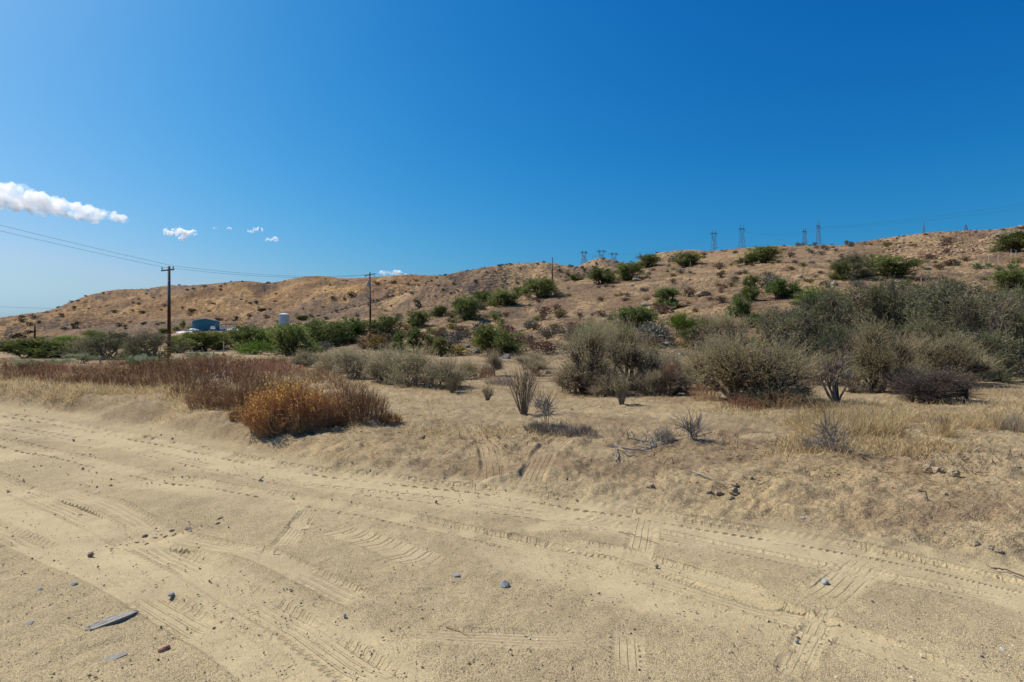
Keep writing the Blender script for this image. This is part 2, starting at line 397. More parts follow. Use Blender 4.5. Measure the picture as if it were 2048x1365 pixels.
# ------------------------------------------------------------------ the ground sheet (one polar grid, split by what it is)
# tyre tracks: photo waypoints turned into ground points, width, depth, strength of ribs / lugs
def gp(px, py):                       # on the flat road plane
    Y = EYE * FPX / (py - CY); return ((px - CX) / FPX * Y, Y)
TRACKS = [
    dict(p=[(-250,800),(0,826),(250,868),(560,930),(800,962),(1000,987),(1350,1040),(1700,1092),(2048,1168),(2400,1260)], w=.24, ribs=4, rib=.010, lug=.008, pitch=.08, dep=.028),
    dict(p=[(-250,826),(0,850),(250,893),(560,962),(800,990),(1000,1018),(1200,1042),(1700,1140),(2048,1210)], w=.20, ribs=3, rib=.008, lug=.003, pitch=.08, dep=.012),
    dict(p=[(-200,850),(0,884),(250,940),(500,985),(700,1015),(900,1052),(1100,1095),(1300,1150),(1600,1240),(2000,1390)], w=.26, ribs=4, rib=.008, lug=.009, pitch=.09, dep=.025),
    dict(p=[(-150,910),(0,962),(160,1030),(300,1090),(430,1160),(600,1250),(780,1370)], w=.25, ribs=4, rib=.006, lug=.012, pitch=.075, dep=.020),
    dict(p=[(-150,1000),(0,1062),(180,1140),(300,1195),(450,1280),(600,1390)], w=.24, ribs=3, rib=.006, lug=.010, pitch=.08, dep=.018),
    dict(p=[(100,975),(230,1020),(330,1072),(500,1110),(620,1155),(760,1215)], w=.22, ribs=3, rib=.005, lug=.008, pitch=.075, dep=.016),
    dict(p=[(628,1012),(590,1060),(553,1118)], w=.19, ribs=4, rib=.009, lug=.010, pitch=.07, dep=.006),
    dict(p=[(945,862),(972,900),(985,940),(990,975)], w=.32, ribs=3, rib=.010, lug=.012, pitch=.12, dep=.018),
    dict(p=[(1135,892),(1095,930),(1050,985)], w=.34, ribs=4, rib=.012, lug=.005, pitch=.12, dep=.016),
    dict(p=[(780,1262),(900,1272),(1050,1278),(1230,1284)], w=.17, ribs=4, rib=.007, lug=.006, pitch=.05, dep=.004),
    dict(p=[(1252,1240),(1257,1300),(1262,1380)], w=.17, ribs=3, rib=.007, lug=.010, pitch=.05, dep=.004),
    dict(p=[(1290,1040),(1280,1090),(1262,1160)], w=.22, ribs=3, rib=.008, lug=.008, pitch=.08, dep=.004),
    dict(p=[(1030,1052),(1130,1048),(1240,1036)], w=.26, ribs=3, rib=.007, lug=.006, pitch=.09, dep=.004),
    dict(p=[(1745,1118),(1690,1160),(1640,1205)], w=.32, ribs=4, rib=.012, lug=.006, pitch=.10, dep=.004),
    dict(p=[(1640,1250),(1620,1280),(1600,1320)], w=.16, ribs=3, rib=.007, lug=.010, pitch=.05, dep=.008),
    dict(p=[(640,1050),(760,1085),(880,1130)], w=.30, ribs=0, rib=0, lug=.030, pitch=.16, dep=.006),
    dict(p=[(1080,1072),(1250,1105),(1420,1160),(1600,1215)], w=.22, ribs=3, rib=.004, lug=.008, pitch=.09, dep=.012),
]
LANES = [dict(p=[(-300,812),(0,846),(280,890),(560,945),(1000,1002),(1400,1062),(1750,1120),(2100,1200)], w=.75),
         dict(p=[(-300,870),(0,908),(400,980),(800,1046),(1200,1145),(1500,1225),(1900,1370)], w=.62),
         dict(p=[(-300,940),(0,1010),(300,1120),(500,1215),(740,1370)], w=.6)]
def lane_field(x, y):
    out = np.zeros(x.shape)
    for i, T in enumerate(LANES):
        P = np.array([gp(*q) for q in T['p']]); tt = np.linspace(0, len(P) - 1, 60); k = np.arange(len(P))
        P = np.c_[np.interp(tt, k, P[:, 0]), np.interp(tt, k, P[:, 1])]
        for _ in range(8):
            Q = P.copy(); Q[1:-1] = (P[:-2] + 2 * P[1:-1] + P[2:]) / 4; P = Q
        best = np.full(x.shape, 1e9)
        for a, b in zip(P[:-1], P[1:]):
            e = b - a; L = np.hypot(*e); e = e / L
            t = np.clip((x - a[0]) * e[0] + (y - a[1]) * e[1], 0, L)
            best = np.minimum(best, np.hypot(x - a[0] - e[0] * t, y - a[1] - e[1] * t))
        best = best + .12 * fbm(x / .7 + 31 * i, y / .7, 3, 350 + i)
        out = np.maximum(out, (1 - sstep(T['w'] * .28, T['w'] * .75, best)) * sstep(-.7, .1, fbm(x / 1.6, y / 1.6 + 9 * i, 3, 353 + i)))
    return out
def track_field(x, y, full=False):
    dz = np.zeros(x.shape); smoothm = np.zeros(x.shape); tq = np.zeros((len(x), 3)); tm = np.zeros((len(x), 3))
    for ti, T in enumerate(TRACKS):
        P = np.array([gp(*q) for q in T['p']])
        # resample smoothly
        tt = np.linspace(0, len(P) - 1, len(P) * 8); k = np.arange(len(P))
        P = np.c_[np.interp(tt, k, P[:, 0]), np.interp(tt, k, P[:, 1])]
        for _ in range(6):
            Q = P.copy(); Q[1:-1] = (P[:-2] + 2 * P[1:-1] + P[2:]) / 4; P = Q
        W = T['w'] * 1.1
        m = (x > P[:, 0].min() - W) & (x < P[:, 0].max() + W) & (y > P[:, 1].min() - W) & (y < P[:, 1].max() + W)
        idx = np.nonzero(m)[0]
        if not len(idx): continue
        xx, yy = x[idx], y[idx]
        best = np.full(len(idx), 1e9); ss = np.zeros(len(idx)); sd = np.zeros(len(idx)); acc = 0.0
        for a, b in zip(P[:-1], P[1:]):
            e = b - a; L = np.hypot(*e)
            if L < 1e-6: continue
            e /= L
            t = np.clip((xx - a[0]) * e[0] + (yy - a[1]) * e[1], 0, L)
            dx = xx - a[0] - e[0] * t; dy = yy - a[1] - e[1] * t
            dd = np.hypot(dx, dy); c = dd < best
            best[c] = dd[c]; ss[c] = acc + t[c]; sd[c] = (dx * e[1] - dy * e[0])[c]; acc += L
        # ends fade
        fl = min(.45, .3 * acc); fade = sstep(0, fl, ss + .2 * fbm(xx / .2, yy / .2, 2, 320 + ti)) * (1 - sstep(acc - fl, acc, ss + .2 * fbm(xx / .2, yy / .2, 2, 321 + ti)))
        q = sd / (T['w'] / 2)
        aq = np.abs(q)
        patch = sstep(-0.35, 0.25, fbm(xx / 0.5 + 7 * ti, yy / 0.5, 3, 300 + ti)) * fade
        body = 1 - sstep(0.85, 1.1, aq)
        rim = np.exp(-((aq - 1.15) / 0.16) ** 2)
        h = -T['dep'] * body * (0.5 + 0.5 * patch) + 0.35 * T['dep'] * rim * fade
        h = h * fade
        wv = (1 - sstep(1.25, 1.4, aq)) * fade > 0.02            # these vertices carry this track's tread coordinates
        iw = idx[wv]
        wob = 0.10 * fbm(ss / .3, ss * 0 + ti, 2, 330 + ti)
        tq[iw, 0] = ((q + wob) * max(T['ribs'], 1) / 1.5)[wv]; tq[iw, 1] = ((ss + 0.35 * sd * np.sign(sd)) / T['pitch'])[wv]; tq[iw, 2] = q[wv]
        tm[iw, 0] = (T['rib'] * patch * (1 - sstep(0.68, 0.80, aq)) * (T['ribs'] > 0))[wv]
        tm[iw, 1] = (T['lug'] * patch * (sstep(0.62, 0.74, aq) * (1 - sstep(1.12, 1.25, aq)) if T['ribs'] else .5 * body))[wv]
        dz[idx] += h
        smoothm[idx] = np.maximum(smoothm[idx], body * fade)
    return (dz, smoothm, tq, tm) if full else (dz, smoothm)

def mixc(a, b, t):
    return a + (b - a) * t[..., None]
def C(*v): return np.array(v, float)

def build_ground():
    # bearings: fine in front, coarse round the back
    uf = np.linspace(-1.02, 1.02, 800)
    th = np.concatenate([np.arctan(uf), np.linspace(math.atan(1.02), 2 * math.pi + math.atan(-1.02), 52)[1:-1]])
    nf = len(uf); nc = len(th)
    near = EYE * 569 / np.arange(500, 15.4, -1.35)
    far = np.exp(np.linspace(math.log(near[-1]), math.log(900), 185))[1:]
    vfar = np.exp(np.linspace(math.log(900), math.log(9000), 26))[1:]
    Y = np.concatenate([[0.25, 0.8, 1.4], near, far, vfar]); nr = len(Y)
    cs = np.where(np.arange(nc) < nf, np.cos(th), math.cos(math.atan(1.02)))
    R = Y[:, None] / cs[None, :]
    X = R * np.sin(th)[None, :]; YY = R * np.cos(th)[None, :]
    x = X.ravel(); y = YY.ravel()
    z, layer, d, px, Yd = terrain(x, y, True)
    # --- near detail
    nearm = (y > 1.0) & (y < 26) & (np.abs(x) < 1.05 * y + 0.5)
    ii = np.nonzero(nearm)[0]
    dz, tsm, tq_, tm_ = track_field(x[ii], y[ii], True)
    TQ = np.zeros((len(x), 3)); TM = np.zeros((len(x), 3)); TQ[ii] = tq_; TM[ii] = tm_
    lane = lane_field(x[ii], y[ii]); tsm = np.maximum(tsm * .8, lane); TM[ii, 2] = tsm
    track = np.zeros(len(x)); track[ii] = tsm
    dz = dz - .018 * lane
    z[ii] += dz
    road = 1 - sstep(-0.15, 0.5, d)
    # ruffled sand on and beside the road, footprints and scuffs on the verge
    xi, yi = x[ii], y[ii]
    verge = sstep(-0.1, 0.6, d[ii]) * (1 - sstep(9, 14, d[ii]))
    sm = 1 - 0.85 * track[ii]
    z[ii] += sm * (0.012 * fbm(xi / 0.22, yi / 0.22, 3, 41) + 0.005 * fbm(xi / 0.07, yi / 0.07, 2, 43))
    foot = np.clip(fbm(xi / 0.55, yi / 0.4, 2, 51) - 0.15, 0, 1) - np.clip(-fbm(xi / 0.5 + 9, yi / 0.42, 2, 53) - 0.25, 0, 1)
    z[ii] += verge * sm * (0.055 * foot + 0.022 * fbm(xi / 0.13, yi / 0.13, 3, 55))
    # low mound and the broken crust edge at the left of the road
    mx, my = gp(345, 1000); z[ii] += 0.06 * np.exp(-(((xi - mx) / 0.9) ** 2 + ((yi - my) / 0.55) ** 2))
    mx, my = gp(520, 1120); z[ii] += 0.035 * np.exp(-(((xi - mx) / 0.5) ** 2 + ((yi - my) / 0.3) ** 2))
    # broken crust ledge across the left of the road
    (ax, ay), (bx2, by2) = gp(175, 1112), gp(470, 1036); ex, ey = bx2 - ax, by2 - ay; LL = math.hypot(ex, ey); ex /= LL; ey /= LL
    tt_ = (xi - ax) * ex + (yi - ay) * ey; dd_ = (xi - ax) * -ey + (yi - ay) * ex + 0.07 * fbm(xi / .16, yi / .16, 3, 57)
    z[ii] -= 0.035 * sstep(-0.02, 0.03, dd_) * (1 - sstep(0.1, 0.7, dd_)) * sstep(0, 0.2, tt_) * (1 - sstep(LL - .2, LL, tt_))
    bankm = sstep(-0.05, 0.4, d[ii]) * (1 - sstep(3.5, 6, d[ii]))
    z[ii] += bankm * sm * (0.075 * fbm(xi / 0.33, yi / 0.28, 4, 58, .6))
    # --- colours (albedo)
    col = np.zeros((len(x), 3))
    sand = C(.385, .298, .168); sand_hi = C(.44, .345, .20); sand_gr = C(.335, .257, .148); damp = C(.265, .198, .11)
    n1 = fbm(x / 1.3, y / 1.3, 4, 61); n2 = fbm(x / 6, y / 6, 3, 63); n3 = fbm(x / 0.35, y / 0.35, 3, 65)
    c_road = mixc(sand[None, :], sand_gr[None, :], sstep(-0.1, 0.6, n1 + 0.4 * n3))
    c_road = mixc(c_road, np.broadcast_to(sand_hi, c_road.shape), 0.75 * track * (0.6 + 0.4 * sstep(-.3, .3, n1)))
    c_road = mixc(c_road, np.broadcast_to(damp, c_road.shape), 0.55 * sstep(0.15, 0.6, n2 + 0.5 * n1))
    # field
    soil = C(.335, .248, .14); litter = C(.235, .16, .092); straw = C(.42, .305, .16); browng = C(.255, .175, .10)
    lit = sstep(0.02, 0.5, fbm(x / 2.2, y / 0.9, 4, 71) + 0.35 * n3)
    c_f = mixc(soil[None, :], litter[None, :], 0.7 * lit)
    c_f = mixc(c_f, np.broadcast_to(straw, c_f.shape), 0.6 * sstep(0.1, 0.55, fbm(x / 3.1 + 4, y / 1.7, 4, 73)))
    c_f = mixc(c_f, np.broadcast_to(browng, c_f.shape), 0.55 * sstep(13, 26, Yd + 4 * n2))
    c_f = mixc(c_f, np.broadcast_to(C(.24, .165, .09), c_f.shape), 0.5 * sstep(.0, .8, d) * (1 - sstep(3.5, 7, d)) * sstep(-.3, .35, n1 + .6 * n3) * (1 - .5 * sstep(700, 1300, px)))
    # hills: reddish soil, dry grass, dark stony patches
    h_soil = C(.205, .13, .075); h_grass = C(.345, .23, .118); h_stone = C(.095, .07, .055); h_pale = C(.28, .19, .115)
    far_ = sstep(140, 330, Yd); mid_ = sstep(45, 110, Yd)
    def two(a, b, o, sd, gain=.5):       # near pattern blending into a coarser far one
        return fbm(x / a, y / b, o, sd, gain) * (1 - far_) + far_ * fbm(x / (a * 4), y / (b * 5), o, sd + 3, gain)
    g1 = two(6, 9, 5, 81); g2 = two(1.1, 1.6, 4, 83, 0.6); g3 = two(24, 30, 4, 85)
    c_h = mixc(h_soil[None, :], h_grass[None, :], sstep(-0.25, 0.4, g1 + 0.7 * g2))
    c_h = mixc(c_h, np.broadcast_to(h_pale, c_h.shape), 0.55 * sstep(0.1, 0.5, g3))
    dark = sstep(0.16, 0.5, g2 + 0.5 * two(9, 11, 4, 87)) * 0.85
    c_h = mixc(c_h, np.broadcast_to(h_stone, c_h.shape), dark)
    c_h = mixc(c_h, c_h * np.array([1.08, .97, .80]), far_ * (layer == 3))
    # stony gullies on the middle hills
    ridge = np.abs(fbm(x / 30, y / 60, 4, 91))
    gul = (layer == 4) | (layer == 3)
    c_h = mixc(c_h, np.broadcast_to(C(.145, .10, .07), c_h.shape), np.where(gul, np.clip(0.85 * sstep(0.10, 0.0, ridge) * sstep(-.2, .3, g3 + .4 * g2) + 0.75 * sstep(0.05, .35, fbm(x / 70 + 3, y / 90, 4, 93) + 0.55 * g2), 0, .85), 0))
    fieldm = sstep(-0.15, 0.6, d + 0.25 * n1)
    c_g = mixc(c_road, c_f, fieldm)
    hm = np.where(layer > 0, 1.0, 0.0)
    hl = sstep(0.0, 1.0, np.clip((z - 0.35 - 0.15 * n1) / 1.0, 0, 1)) * (Yd > 25)
    col = mixc(c_g, c_h, np.maximum(hl * np.where(layer > 0, 1, 0.6), 0))
    # --- faces
    r = np.arange(nr - 1)[:, None]; c = np.arange(nc)[None, :]; c2 = (c + 1) % nc
    Q = np.stack([r * nc + c, r * nc + c2, (r + 1) * nc + c2, (r + 1) * nc + c], -1).reshape(-1, 4)
    V = np.c_[x, y, z]
    # normals of the whole sheet, so the split pieces shade as one
    Zg = z.reshape(nr, nc); P = V.reshape(nr, nc, 3)
    dc = np.roll(P, -1, 1) - np.roll(P, 1, 1)
    dr = np.empty_like(P); dr[1:-1] = P[2:] - P[:-2]; dr[0] = P[1] - P[0]; dr[-1] = P[-1] - P[-2]
    nrm = np.cross(dc, dr); nrm /= np.maximum(np.linalg.norm(nrm, axis=2, keepdims=True), 1e-9)
    nrm = nrm * np.sign(nrm[..., 2:3] + 1e-9)
    nrm = nrm.reshape(-1, 3)
    # what each face is
    lf = layer[Q].max(1); rf = fieldm[Q].mean(1) < 0.5
    back = np.abs(np.arctan2(x, y))[Q].max(1) > 1.3
    cls = np.where(lf > 0, lf, np.where(rf & ~back & (Yd[Q].max(1) < 60), -1, 0))
    MG = ground_mat('sandy_soil', fine=45, grit=110, bump=0.012, clump=2.8, contrast=0.30, grit_amt=0.75, tread=True)
    MR = ground_mat('road_sand', fine=120, grit=170, bump=0.0065, clump=3.5, contrast=0.15, grit_amt=0.8, tread=True)
    MH = ground_mat('hill_soil', fine=3.0, grit=2.2, bump=0.22, clump=0.5, contrast=0.5, grit_amt=0.6, clump_bump=0.7)
    MF = ground_mat('far_hill_soil', fine=0.7, grit=0.45, bump=0.9, clump=0.1, contrast=0.36, grit_amt=0.5, clump_bump=2.0)
    names = {-1: ('dirt_road', MR), 0: ('ground', MG), 1: ('hillside', MH), 2: ('hill_terrace', MH), 3: ('far_hill', MF), 4: ('rocky_hill', MF),
             5: ('back_hill', MF), 6: ('ridge_hill', MF), 7: ('pylon_hill', MF)}
    for k, (nm, mt) in names.items():
        fq = Q[cls == k]
        tri = None
        if not len(fq): continue
        u, inv = np.unique(fq, return_inverse=True)
        Vk = V[u]; fk = inv.reshape(-1, 4); ck = col[u]; nk = nrm[u]
        me = mesh_np(nm, Vk, fk, tri, col=ck, smooth=True, mats=[mt], normals=nk)
        if k in (-1, 0):
            for an_, dat in (('tread', TQ), ('tread_depth', TM)):
                at__ = me.attributes.new(an_, 'FLOAT_VECTOR', 'POINT'); at__.data.foreach_set('vector', dat[u].astype(np.float32).ravel())
        link(nm, me, kind='structure')
    # a small disc under the viewer closes the sheet
    ring = V[:nc]; Vd = np.vstack([ring, [[0, 0, float(ring[:, 2].mean())]]])
    td = np.array([[nc, i, (i + 1) % nc] for i in range(nc)])
    link('ground', mesh_np('ground', Vd, None, td, col=np.tile(sand, (nc + 1, 1)), smooth=True, mats=[MG]), kind='structure')
build_ground()
# ------------------------------------------------------------------ buildings, poles, towers, wires, vehicles
def pos(px, Y, dz=0.0):
    x = (px - CX) / FPX * Y
    return np.array([x, Y, gz(x, Y) + dz])
def zpix(py, Y): return EYE + (CY - py) / FPX * Y

m_wood_new = simple_mat('grey_wood', (.16, .135, .11), .85, var=.3, scale=9, stretch=(6, 6, .5), bump=.01)
m_steel = simple_mat('galvanised_steel', (.33, .35, .37), .45, metal=.6, var=.15, scale=2)
m_tower = simple_mat('tower_steel', (.16, .175, .20), .6, metal=.3, var=.1, scale=.3)
m_wire = simple_mat('wire_metal', (.035, .037, .04), .6, var=.05)
m_insul = simple_mat('insulator_porcelain', (.07, .06, .055), .3, var=.1, spec=.6)
m_yellow = simple_mat('yellow_band_paint', (.62, .36, .03), .6, var=.15)
m_teal = simple_mat('teal_metal_cladding', (.05, .185, .235), .65, var=.10, scale=.8, stretch=(8, 8, .3))
m_whitem = simple_mat('white_painted_metal', (.75, .76, .76), .45, var=.05, scale=2)
m_glass = simple_mat('dark_window_glass', (.02, .025, .03), .08, var=.1, spec=.8)
m_tyre = simple_mat('black_rubber', (.02, .02, .02), .9, var=.1)
m_conc = simple_mat('pale_concrete', (.52, .47, .42), .9, var=.12, scale=.6)
m_lamp = simple_mat('lamp_glass', (.7, .7, .7), .15, var=.05, spec=.8)
m_redl = simple_mat('red_lamp_plastic', (.35, .02, .02), .3, var=.05)
m_post = simple_mat('weathered_post', (.36, .30, .24), .9, var=.25, scale=20)
m_transf = simple_mat('transformer_enamel', (.42, .46, .50), .45, var=.06, scale=3)

def pole_mat():
    m, nt, out = new_mat('creosoted_pole')
    p = N(nt, 'ShaderNodeBsdfPrincipled'); p.inputs['Roughness'].default_value = .9; p.inputs['Specular IOR Level'].default_value = .15
    nt.links.new(p.outputs[0], out.inputs[0])
    tc = N(nt, 'ShaderNodeTexCoord'); sp = N(nt, 'ShaderNodeSeparateXYZ'); nt.links.new(tc.outputs['Object'], sp.inputs[0])
    no = N(nt, 'ShaderNodeTexNoise'); no.inputs['Scale'].default_value = 4; no.inputs['Detail'].default_value = 6
    mp = N(nt, 'ShaderNodeMapping'); mp.inputs['Scale'].default_value = (5, 5, .25); nt.links.new(tc.outputs['Object'], mp.inputs[0]); nt.links.new(mp.outputs[0], no.inputs['Vector'])
    ad = N(nt, 'ShaderNodeMath', operation='MULTIPLY_ADD'); ad.inputs[1].default_value = 2.5; nt.links.new(no.outputs['Fac'], ad.inputs[0]); nt.links.new(sp.outputs['Z'], ad.inputs[2])
    mr = N(nt, 'ShaderNodeMapRange'); mr.inputs['From Min'].default_value = 6.2; mr.inputs['From Max'].default_value = 8.6; nt.links.new(ad.outputs[0], mr.inputs['Value'])
    mx = N(nt, 'ShaderNodeMix', data_type='RGBA'); nt.links.new(mr.outputs[0], mx.inputs['Factor'])
    mx.inputs['A'].default_value = (.085, .036, .016, 1); mx.inputs['B'].default_value = (.16, .155, .14, 1)
    ms = N(nt, 'ShaderNodeMapRange'); ms.inputs['To Min'].default_value = .6; ms.inputs['To Max'].default_value = 1.4; nt.links.new(no.outputs['Fac'], ms.inputs['Value'])
    vm = N(nt, 'ShaderNodeVectorMath', operation='SCALE'); nt.links.new(mx.outputs['Result'], vm.inputs[0]); nt.links.new(ms.outputs[0], vm.inputs['Scale'])
    nt.links.new(vm.outputs[0], p.inputs['Base Color'])
    return m
m_pole = pole_mat()

# --- the two-wire line: poles
A1 = pos(338, 60); A2 = pos(741, 99); A3 = pos(1104.5, 216)
top1 = zpix(533, 60); top2 = zpix(545, 99); top3 = zpix(515, 216)
line = np.array([A2[0] - A1[0], A2[1] - A1[1]]); line /= np.hypot(*line); perp = np.array([line[1], -line[0]])
rz_arm = math.atan2(perp[1], perp[0])
def pole_thing(base, top, label, r0, r1, lean=0.0):
    t = empty('utility_pole', base, label, 'utility pole', 'wooden utility poles')
    h = top - base[2]
    MB().rod((0, 0, -.8), (lean, 0, h), r0, r1, 14).obj('pole', m_pole, t, smooth=True)
    return t, h
t1, h1 = pole_thing(A1, top1, 'tall brown utility pole with three yellow bands at its foot', .19, .13)
arm_z1 = h1 - .42; half1 = .80
a = MB().box((0, -.16, arm_z1), (2 * half1, .11, .13), 0); V_, q_, t_ = a.arrays()
def arm_obj(name, z, L, par, tilt, rz):
    o = MB().box((0, -.17, 0), (L, .11, .13)).obj(name, m_wood_new, par); o.location = (0, 0, z); o.rotation_euler = (0, -tilt, rz); return o
arm1 = arm_obj('crossarm', arm_z1, 1.7, t1, .035, rz_arm)
for sgn in (-1, 1):
    MB().rod((sgn * .74, -.17, .06), (sgn * .74, -.17, .16), .015, .015, 6).lathe([(.0, .16), (.06, .16), (.075, .22), (.045, .25), (.065, .29), (.03, .36), (0, .37)], (sgn * .74, -.17, 0), 10).obj('insulator', m_insul, arm1, smooth=True)
MB().box((0, -.14, h1 - 1.5), (.10, .02, .12)).obj('tag_plate', m_whitem, t1)
for k, py in enumerate((695.5, 701, 706.5)):
    z = zpix(py, 60) - A1[2]
    MB().lathe([(.196, z - .045), (.196, z + .045)], (0, 0, 0), 16).obj('band', m_yellow, t1)
t2, h2 = pole_thing(A2, top2, 'brown utility pole with a grey transformer below its crossarm', .19, .13, -.12)
arm2 = arm_obj('crossarm', h2 - .45, 2.3, t2, .10, rz_arm - .15)
for sgn in (-1, 1):
    b = MB().rod((sgn * .95, -.17, -.06), (sgn * .95, -.17, -.5), .02, .02, 6)
    for q in range(3): b.lathe([(.0, -.2 - q * .12), (.08, -.22 - q * .12), (.08, -.25 - q * .12), (0, -.26 - q * .12)], (sgn * .95, -.17, 0), 10)
    b.obj('insulator', m_insul, arm2)
tr = MB().lathe([(0, 0), (.2, 0), (.22, .03), (.22, .80), (.19, .86), (0, .88)], (-.40, -.12, h2 - 2.5), 16).obj('transformer', m_transf, t2, smooth=True)
MB().rod((-.40, -.12, h2 - 1.62), (-.40, -.12, h2 - 1.35), .045, .03, 8).obj('bushing', m_insul, tr)
MB().box((-.2, -.1, h2 - 2.05), (.3, .06, .08)).obj('bracket', m_steel, t2)
t3, h3 = pole_thing(A3, top3, 'bare dark utility pole standing alone on the hillside slope', .27, .22)
MB().box((0, -.2, h3 - .5), (.12, .2, .5)).obj('bracket', m_wood_new, t3)
S0 = pos(69.5, 205); zst = zpix(648, 205)
ts = empty('utility_pole', S0, 'short distant utility pole above dark green bushes', 'utility pole', 'wooden utility poles')
MB().rod((0, 0, -.8), (0, 0, zst - S0[2]), .34, .26, 10).obj('pole', m_pole, ts, smooth=True)
MB().box((0, 0, .35), (.9, .5, .5)).obj('footing', m_wood_new, ts)

def wire(a, b, sag, r, label, name='wire', n=40, cat='wire', group=None):
    a = np.asarray(a, float); b = np.asarray(b, float)
    t = np.linspace(0, 1, n)[:, None]; P = a + (b - a) * t; P[:, 2] -= (4 * sag * t * (1 - t))[:, 0]
    an = np.arange(4) * math.pi / 2 + .4
    d = b - a; d /= np.linalg.norm(d); u = np.cross(d, [0, 0, 1]); u /= np.linalg.norm(u); v = np.cross(u, d)
    ring = (np.cos(an)[:, None] * u + np.sin(an)[:, None] * v) * r
    V = (P[:, None, :] + ring[None]).reshape(-1, 3)
    k = np.arange(n - 1)[:, None] * 4; i = np.arange(4)[None]; j = (i + 1) % 4
    Q = np.stack([k + i, k + j, k + 4 + j, k + 4 + i], -1).reshape(-1, 4)
    c = P.mean(0)
    o = link(name, mesh_np(name, V - c, Q, None, smooth=True, mats=[m_wire]), label=label, cat=cat, group=group, loc=c)
    return o
def arm_pt(base, z, s, rz, dz=0, off=-.17):
    return np.array([base[0] + s * math.cos(rz) - off * math.sin(rz) , base[1] + s * math.sin(rz) + off * math.cos(rz), base[2] + z + dz])
e1 = [arm_pt(A1, arm_z1, -.74, rz_arm, .36), arm_pt(A1, arm_z1, .74, rz_arm, .42)]
e2 = [arm_pt(A2, h2 - .45, -1.0, rz_arm - .15, .0), arm_pt(A2, h2 - .45, 1.05, rz_arm - .15, .12)]
A0 = np.array([A1[0] - line[0] * 38.5, A1[1] - line[1] * 38.5])
for k, (s, nm) in enumerate(((-1, 'lower'), (1, 'upper'))):
    p0 = np.array([A0[0] + perp[0] * .74 * s, A0[1] + perp[1] * .74 * s, 13.25 if s > 0 else 13.05])
    wire(p0, e1[k], .35, .013, f'{nm} of two overhead wires from the banded pole to the left edge', group='overhead wires of the wooden pole line')
    wire(e1[k], e2[k], .75, .014, f'{nm} of two overhead wires between the banded pole and transformer pole', group='overhead wires of the wooden pole line')
# a lone wire to the far left
wire(((-320 - CX) / FPX * 690, 690, zpix(596, 690)), ((175 - CX) / FPX * 760, 760, zpix(620, 760)), 1.5, .14, 'single thin wire low over the far left hillside')

# --- lattice towers on the ridges
def tower(px, Y, ytop, wid, label, kind=0, rz=0.0, show=True):
    base = pos(px, Y); H_ = zpix(ytop, Y) - base[2]
    t = empty('transmission_tower', base, label, 'transmission tower', 'lattice transmission towers on the ridges', rz)
    r = max(.16, .00019 * Y)
    bw = wid * .5; waist = H_ * .62; ww = wid * .22; armz = H_ * .86; aw = wid * .62
    def bar(mb, p, q, k=1.0): mb.rod(p, q, r * k, r * k, 4, caps=False)
    cs = [(-1, -1), (1, -1), (1, 1), (-1, 1)]
    for sx, sy in cs:
        mb = MB(); bar(mb, (sx * bw, sy * bw, -1.5), (sx * ww, sy * ww * .8, waist), 1.3); mb.obj('leg', m_tower, t)
    br = MB(); lv = np.linspace(0, 1, 6)
    for k in range(5):
        w0 = bw + (ww - bw) * lv[k]; w1 = bw + (ww - bw) * lv[k + 1]; z0 = waist * lv[k]; z1 = waist * lv[k + 1]
        for i in range(4):
            (ax, ay), (bx_, by) = cs[i], cs[(i + 1) % 4]
            bar(br, (ax * w0, ay * w0, z0), (bx_ * w1, by * w1, z1), .7); bar(br, (bx_ * w0, by * w0, z0), (ax * w1, ay * w1, z1), .7)
            bar(br, (ax * w1, ay * w1, z1), (bx_ * w1, by * w1, z1), .7)
    br.obj('bracing', m_tower, t)
    if kind == 0:
        for s in (-1, 1):
            f = MB()
            for sy in (-1, 1):
                bar(f, (s * ww, sy * ww * .8, waist), (s * aw * .52, sy * .6, armz), 1.1)
                bar(f, (s * ww * .2, sy * ww * .8, waist), (s * aw * .40, sy * .6, armz), .8)
                bar(f, (s * ww, sy * ww * .8, waist), (s * aw * .34, sy * .6, waist + (armz - waist) * .55), .7)
            f.obj('fork', m_tower, t)
            p = MB()
            for sx in (-.08, .08): bar(p, (s * aw * .5 + sx * aw, 0, armz), (s * aw * .5, 0, H_), 1.0)
            p.obj('peak', m_tower, t)
            for xx in (s * aw * .95, s * aw * .62): MB().rod((xx, 0, armz - .3), (xx, 0, armz - H_ * .075), r * 1.2, r * 1.2, 5).obj('insulator', m_insul, t)
        c = MB()
        for sy in (-.9, .9):
            bar(c, (-aw, 0, armz), (-aw * .5, sy, armz + 1.3)); bar(c, (aw, 0, armz), (aw * .5, sy, armz + 1.3))
            bar(c, (-aw * .5, sy, armz + 1.3), (aw * .5, sy, armz + 1.3)); bar(c, (-aw, 0, armz), (aw, 0, armz), 1.2)
            for q in range(10):
                xa = -aw + 2 * aw * q / 10; xb = -aw + 2 * aw * (q + 1) / 10
                bar(c, (xa, sy * .5, armz + (0 if q % 2 else 1.0)), (xb, sy * .5, armz + (1.0 if q % 2 else 0)), .7)
        c.obj('crossarm', m_tower, t)
    else:
        f = MB()
        for sx, sy in cs: bar(f, (sx * ww, sy * ww, waist), (0, 0, H_), 1.1)
        f.obj('peak', m_tower, t)
        for z in (waist, waist + (H_ - waist) * .3, waist + (H_ - waist) * .6):
            c = MB(); bar(c, (-wid * .55, 0, z), (wid * .55, 0, z), 1.2); bar(c, (-wid * .55, 0, z), (0, 0, z + 2), .8); bar(c, (wid * .55, 0, z), (0, 0, z + 2), .8)
            c.obj('crossarm', m_tower, t)
    return t, base, H_, armz, aw
